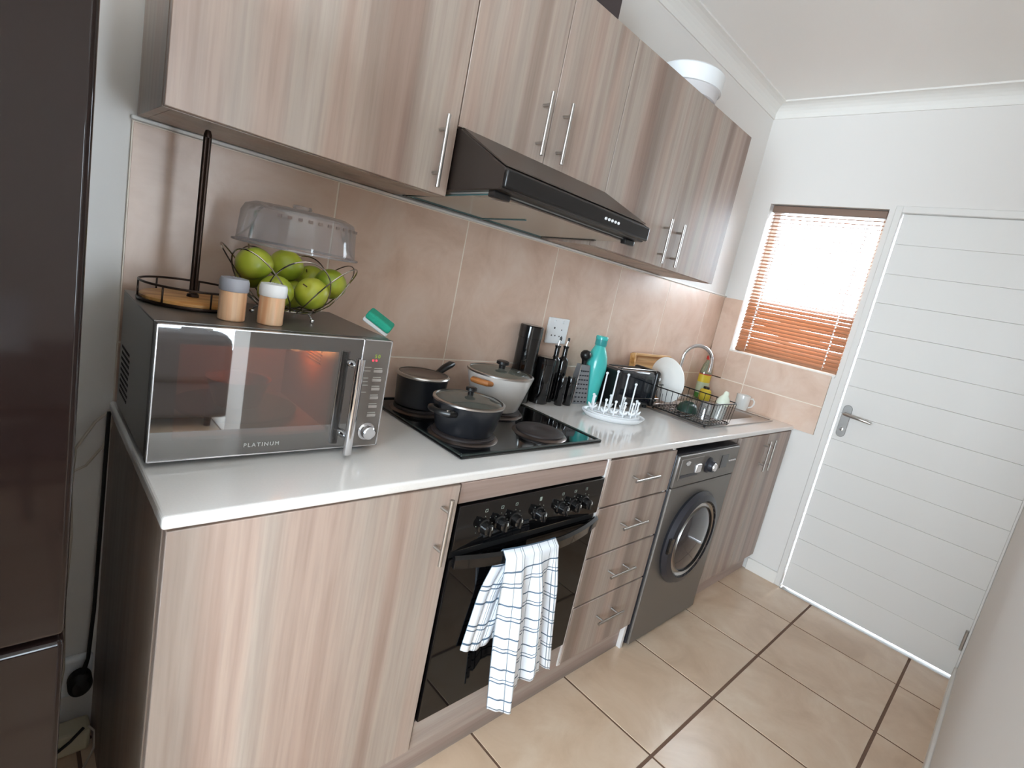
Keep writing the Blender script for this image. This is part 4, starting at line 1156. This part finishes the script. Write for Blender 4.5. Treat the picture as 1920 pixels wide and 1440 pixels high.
t = thing('swan_neck_tap', 'chrome swan-neck tap arching over the sink', 'tap', (2.420, -.098, ZT+.0045))
b = nb(); lathe(b, [(.030, 0), (.030, .006), (.022, .012), (.020, .050), (.016, .060)], n=28); obj('tap_base', b, 'chrome', t)
b = nb(); pts = [(0, 0, .05), (0, 0, .215)]
dx, dy = .73, -.68
for i in range(1, 15):
    a = PI*i/14; rr = .082; u = rr*(1-math.cos(a)); pts.append((u*dx, u*dy, .235+rr*1.05*math.sin(a)))
pts.append((.164*dx, .164*dy, .190)); tube(b, pts, .0105, 12); obj('spout', b, 'chrome', t)
b = nb(); tube(b, [(.0, -.018, .030), (.03, -.045, .036), (.055, -.070, .044)], [.008, .006, .005], 10); obj('tap_lever', b, 'chrome', t)

# black wire dish rack on the draining board
t = thing('dish_rack', 'black wire dish rack standing on the draining board', 'dish rack', (2.128, -.366, ZT+.008))
rx, ry, rh = .136, .155, .110
def rr_(ex, z, r=.03): return [(x, y, z) for x, y in rrect(-rx-ex, rx+ex, -ry-ex, ry+ex, r, 5)]
b = nb(); tube(b, rr_(0, rh), .0028, 8, closed=True); obj('top_rail', b, 'blackwire', t)
b = nb(); tube(b, rr_(-.008, .010), .0025, 8, closed=True); obj('bottom_rail', b, 'blackwire', t)
for k in range(9):
    x = -rx+.02 + k*(2*rx-.04)/8
    b = nb(); tube(b, [(x, -ry, rh), (x*.96, -ry+.008, .010), (x*.96, ry-.008, .010), (x, ry, rh)], .0014, 6); obj('cross_wire', b, 'blackwire', t)
for k in range(10):
    y = -ry+.02 + k*(2*ry-.04)/9
    b = nb(); tube(b, [(-rx, y, rh), (-rx+.008, y*.96, .010), (rx-.008, y*.96, .010), (rx, y, rh)], .0014, 6); obj('long_wire', b, 'blackwire', t)
for (x, y) in ((-rx+.02, -ry+.02), (rx-.02, -ry+.02), (-rx+.02, ry-.02), (rx-.02, ry-.02)):
    b = nb(); lathe(b, [(.005, 0), (.005, .012)], (x, y, 0), 10); obj('foot', b, 'blackwire', t)

RZ = ZT + .0205
t = thing('dinner_plate', 'white dinner plate standing upright in the dish rack', 'plate', (2.085, -.212, RZ+.124))
t.rotation_euler = (0, math.radians(82), math.radians(-12))
b = nb(); lathe(b, [(0, 0), (.060, 0), (.066, .003), (.105, .012), (.111, .015), (.110, .018), (.066, .007), (0, .004)], n=48); obj('plate_dish', b, 'white_ceramic', t)

t = thing('baby_bottle', 'milky baby bottle with domed cap leaning in the front corner of dish rack', 'bottle', (2.225, -.452, RZ)); t.rotation_euler = (math.radians(4), math.radians(8), 0)
b = nb(); lathe(b, [(.024, 0), (.027, .003), (.028, .06), (.025, .075)], n=32); obj('bottle_body', b, clear_mat('bottle_clear', (232, 234, 228), .06, .1, .45, (226, 226, 222)), t)
b = nb(); lathe(b, [(.029, .074), (.030, .078), (.030, .094), (.024, .108), (.013, .122), (.012, .134), (.008, .141), (0, .142)], n=32); obj('domed_cap', b, 'milky', t)
b = nb(); gm = mat('dark_mark', (70, 72, 74), .6)
for k in range(6): box(b, -.004+.0, .008-(k % 2)*.005, -.0284, -.0270, .012+k*.009, .0135+k*.009)
obj('volume_marks', b, gm, t)

t = thing('plastic_bowl', 'dark green plastic bowl turned over in the dish rack', 'bowl', (2.160, -.330, RZ))
b = nb(); lathe(b, [(.050, 0), (.052, .002), (.044, .030), (.030, .042), (0, .044)], n=32, cap0=False); obj('bowl_shell', b, 'darkgreen', t)
b = nb(); lathe(b, [(.024, .043), (.024, .048), (.019, .048), (.019, .043)], n=24, cap0=False, cap1=False); obj('bowl_foot', b, 'darkgreen', t)
t = thing('glass_tumbler', 'clear glass tumbler turned over beside the baby bottle in the rack', 'glass', (2.120, -.435, RZ))
b = nb(); lathe(b, [(.032, 0), (.026, .078), (.024, .082), (0, .082)], n=32, cap0=False); obj('tumbler_wall', b, clear_mat('tumbler_glass', (226, 230, 232), .12, .03, .05), t)
b = nb(); tube(b, circle((0, 0, .001), .032, 32), .0015, 6, closed=True); obj('tumbler_lip', b, 'chrome', t)

# washing-up liquid bottle, yellow bottle, mug
t = thing('dish_soap_bottle', 'washing-up liquid bottle with red cap and yellow label behind the tap', 'bottle', (2.815, -.064, ZT+.005))
t.scale = (1.22, 1.22, 1.02)
b = nb(); lathe(b, [(.034, 0), (.037, .004), (.038, .055)], n=36, sx=1.0, sy=.72, cap1=False); obj('soap_fill', b, 'greenliq', t)
b = nb(); lathe(b, [(.038, .055), (.0375, .150), (.030, .190), (.016, .222), (.013, .232)], n=36, sx=1.0, sy=.72, cap0=False); obj('bottle_body', b, clear_mat('soap_clear', (214, 224, 196), .10, .05, .25, (206, 214, 190)), t)
b = nb(); lathe(b, [(.0388, .030), (.0388, .095)], n=36, sx=1.0, sy=.72, cap0=False, cap1=False); obj('paper_label', b, 'pale_label', t)
b = nb(); lathe(b, [(.0388, .095), (.0384, .140)], n=36, sx=1.0, sy=.72, cap0=False, cap1=False); obj('colour_band', b, 'yellow', t)
b = nb(); lathe(b, [(.0386, .140), (.0382, .146)], n=36, sx=1.0, sy=.72, cap0=False, cap1=False); obj('label_stripe', b, 'red', t)
b = nb(); lathe(b, [(.015, .230), (.015, .250), (.009, .256), (.008, .266), (0, .267)], n=24); obj('cap', b, 'red', t)

t = thing('yellow_bottle', 'small squat yellow bottle with black cap at the sink edge', 'bottle', (2.755, -.122, ZT+.005))
b = nb(); lathe(b, [(.030, 0), (.034, .005), (.035, .045), (.030, .062), (.018, .068)], n=32); obj('bottle_body', b, 'yellow', t)
b = nb(); lathe(b, [(.018, .066), (.018, .080), (.015, .082), (0, .082)], n=24); obj('cap', b, 'black_satin', t)

t = thing('mug', 'white mug with its handle to the right beside the sink', 'mug', (2.878, -.300, ZT), math.radians(-48))
b = nb(); lathe(b, [(0, 0), (.030, 0), (.034, .003), (.039, .040), (.040, .088), (.0395, .0905), (.037, .0885), (.036, .040), (.031, .006), (0, .005)], n=40); obj('mug_body', b, 'white_ceramic', t)
b = nb(); tube(b, [(.037, 0, .072), (.055, 0, .076), (.067, 0, .064), (.069, 0, .046), (.060, 0, .028), (.036, 0, .018)], .005, 10); obj('handle', b, 'white_ceramic', t)

# ================================================================== ON TOP OF THE WALL CABINETS
t = thing('plastic_basin', 'white round plastic basin on top of the right wall cabinet', 'basin', (1.770, -.150, ZU1))
b = nb(); lathe(b, [(.110, 0), (.122, .006), (.128, .045)], n=48); obj('basin_body', b, mat('basin_shade', (206, 202, 202), .5), t)
b = nb(); lathe(b, [(.128, .045), (.136, .046), (.138, .105), (.130, .112), (.124, .105), (.120, .05)], n=48, cap0=False); obj('basin_rim', b, 'white_plastic', t)
t = thing('storage_box', 'dark brown storage box on top of the middle wall cabinets', 'box', (1.000, -.140, ZU1))
b = nb(); box(b, -.165, .165, -.105, .105, 0, .150, .006, 2); obj('box_body', b, 'brownbox', t)
b = nb(); box(b, -.170, .170, -.110, .110, .130, .172, .006, 2); obj('box_lid', b, 'brownbox', t)

# ================================================================== CORDS BESIDE THE FRIDGE
t = thing('wall_socket', 'white wall socket low on the wall beside the base cabinet', 'socket', (-.020, .006, .178))
b = nb(); box(b, -.060, .018, -.022, 0, -.055, .055, .010, 3); obj('socket_plate', b, 'white_plastic', t)
t = thing('black_plug', 'black plug with its cord running up behind the microwave', 'plug', (-.029, -.018, .180))
b = nb(); lathe(b, [(.018, -.002), (.024, -.010), (.024, -.034), (.016, -.044), (0, -.046)], (0, 0, 0), 24, axis='y', sx=1, sy=1.35); obj('plug_body', b, 'cable_black', t)
b = nb(); tube(b, [(.003, -.030, .028), (.012, -.030, .07), (.018, -.024, .20), (.020, -.022, .43), (.021, -.020, .62), (.022, -.016, .705)], [.006, .0042, .0040, .0040, .0040, .0040], 8)
obj('cord', b, 'cable_black', t)
b = nb(); tube(b, [(.012, -.010, .895), (-.030, -.030, .86), (-.062, -.035, .80), (-.066, -.035, .70), (-.060, -.030, .58), (-.066, -.03, .40), (-.060, -.026, .22), (-.072, -.025, .10), (-.070, -.03, .012)], .0034, 8)
tag(obj('white_cord', b, 'cable_white'), 'white cord looping down the wall between fridge and cabinet', 'cord')
b = nb(); tube(b, [(.008, -.020, .885), (-.012, -.026, .80), (-.042, -.030, .755), (-.080, -.03, .735), (-.10, -.028, .70)], .0030, 8)
tag(obj('white_cord', b, 'cable_white'), 'shorter white cord bending left behind the fridge at counter height', 'cord')
t = thing('adaptor_block', 'cream plug adaptor block on the floor under the low socket', 'adaptor', (-.050, -.048, .001))
b = nb(); box(b, -.045, .045, -.028, .028, 0, .062, .008, 2); obj('block_body', b, 'cream', t)
b = nb(); tube(b, [(.030, -.029, .072), (.005, -.036, .050), (-.022, -.037, .030), (-.045, -.034, .012), (-.055, -.040, .006)], .0036, 8); obj('black_lead', b, 'cable_black', t)
b = nb(); tube(b, [(.040, -.020, .064), (.052, -.030, .050), (.050, -.050, .020), (.030, -.080, .004), (.005, -.12, .004)], .0028, 8); obj('pale_lead', b, 'cable_white', t)

# ================================================================== LIVING-ROOM SIDE (seen only as reflections)
t = thing('sofa', 'grey fabric sofa in the living area, mirrored in the microwave door', 'sofa', (.33, -3.45, 0))
b = nb(); box(b, -.95, .56, -.42, .42, .06, .42, .04, 3); obj('seat_base', b, 'sofa', t)
b = nb(); box(b, -.95, .56, .20, .46, .30, .62, .06, 3); obj('backrest', b, 'sofa', t)
for x in (-.95, .42):
    b = nb(); box(b, x, x+.16, -.42, .44, .06, .54, .05, 3); obj('armrest', b, 'sofa', t)
for x in (-.85, .46):
    for y in (-.35, .38): b = nb(); lathe(b, [(.02, 0), (.025, .065)], (x, y, 0), 12); obj('foot', b, 'table', t)
t = thing('plant_pot', 'black tapered plant pot by the glazed door, mirrored in the microwave door', 'pot', (.98, -4.15, 0))
b = nb(); lathe(b, [(0, 0), (.13, 0), (.17, .36), (.18, .40), (.165, .40), (.15, .34), (0, .34)], n=32); obj('pot_body', b, 'black_gloss', t)
b = nb(); lathe(b, [(.182, .38), (.186, .40), (.170, .405)], n=32, cap0=False, cap1=False); obj('pot_rim', b, 'steel', t)
t = thing('dining_table', 'dark dining table with crossed legs, mirrored in the black fridge', 'table', (-.42, -2.12, 0))
b = nb(); box(b, -.45, .55, -.32, .32, .70, .735, .004, 2); obj('tabletop', b, 'table', t)
for x in (-.36, .44):
    b = nb()
    tube(b, [(x, -.27, 0.012), (x, .27, .70)], .022, 8); obj('leg', b, 'table', t)
    b = nb(); tube(b, [(x+.03, .27, 0.012), (x+.03, -.27, .70)], .022, 8); obj('leg', b, 'table', t)
b = nb(); tube(b, [(-.36, 0, .36), (.47, 0, .36)], .016, 8); obj('stretcher', b, 'table', t)
t = thing('dining_chair', 'white dining chair beyond the table, mirrored in the black fridge', 'chair', (-.28, -2.72, 0))
b = nb(); box(b, -.20, .20, -.20, .20, .43, .46, .012, 2); obj('seat', b, 'white_plastic', t)
b = nb(); box(b, -.19, .19, -.215, -.19, .50, .86, .011, 3); obj('backrest', b, 'white_plastic', t)
for x in (-.17, .17):
    for y in (-.17, .17): b = nb(); tube(b, [(x*1.1, y*1.1, 0), (x, y, .44)], .014, 8); obj('leg', b, 'table', t)
    b = nb(); tube(b, [(x, -.19, .45), (x, -.205, .55)], .012, 8); obj('back_post', b, 'white_plastic', t)
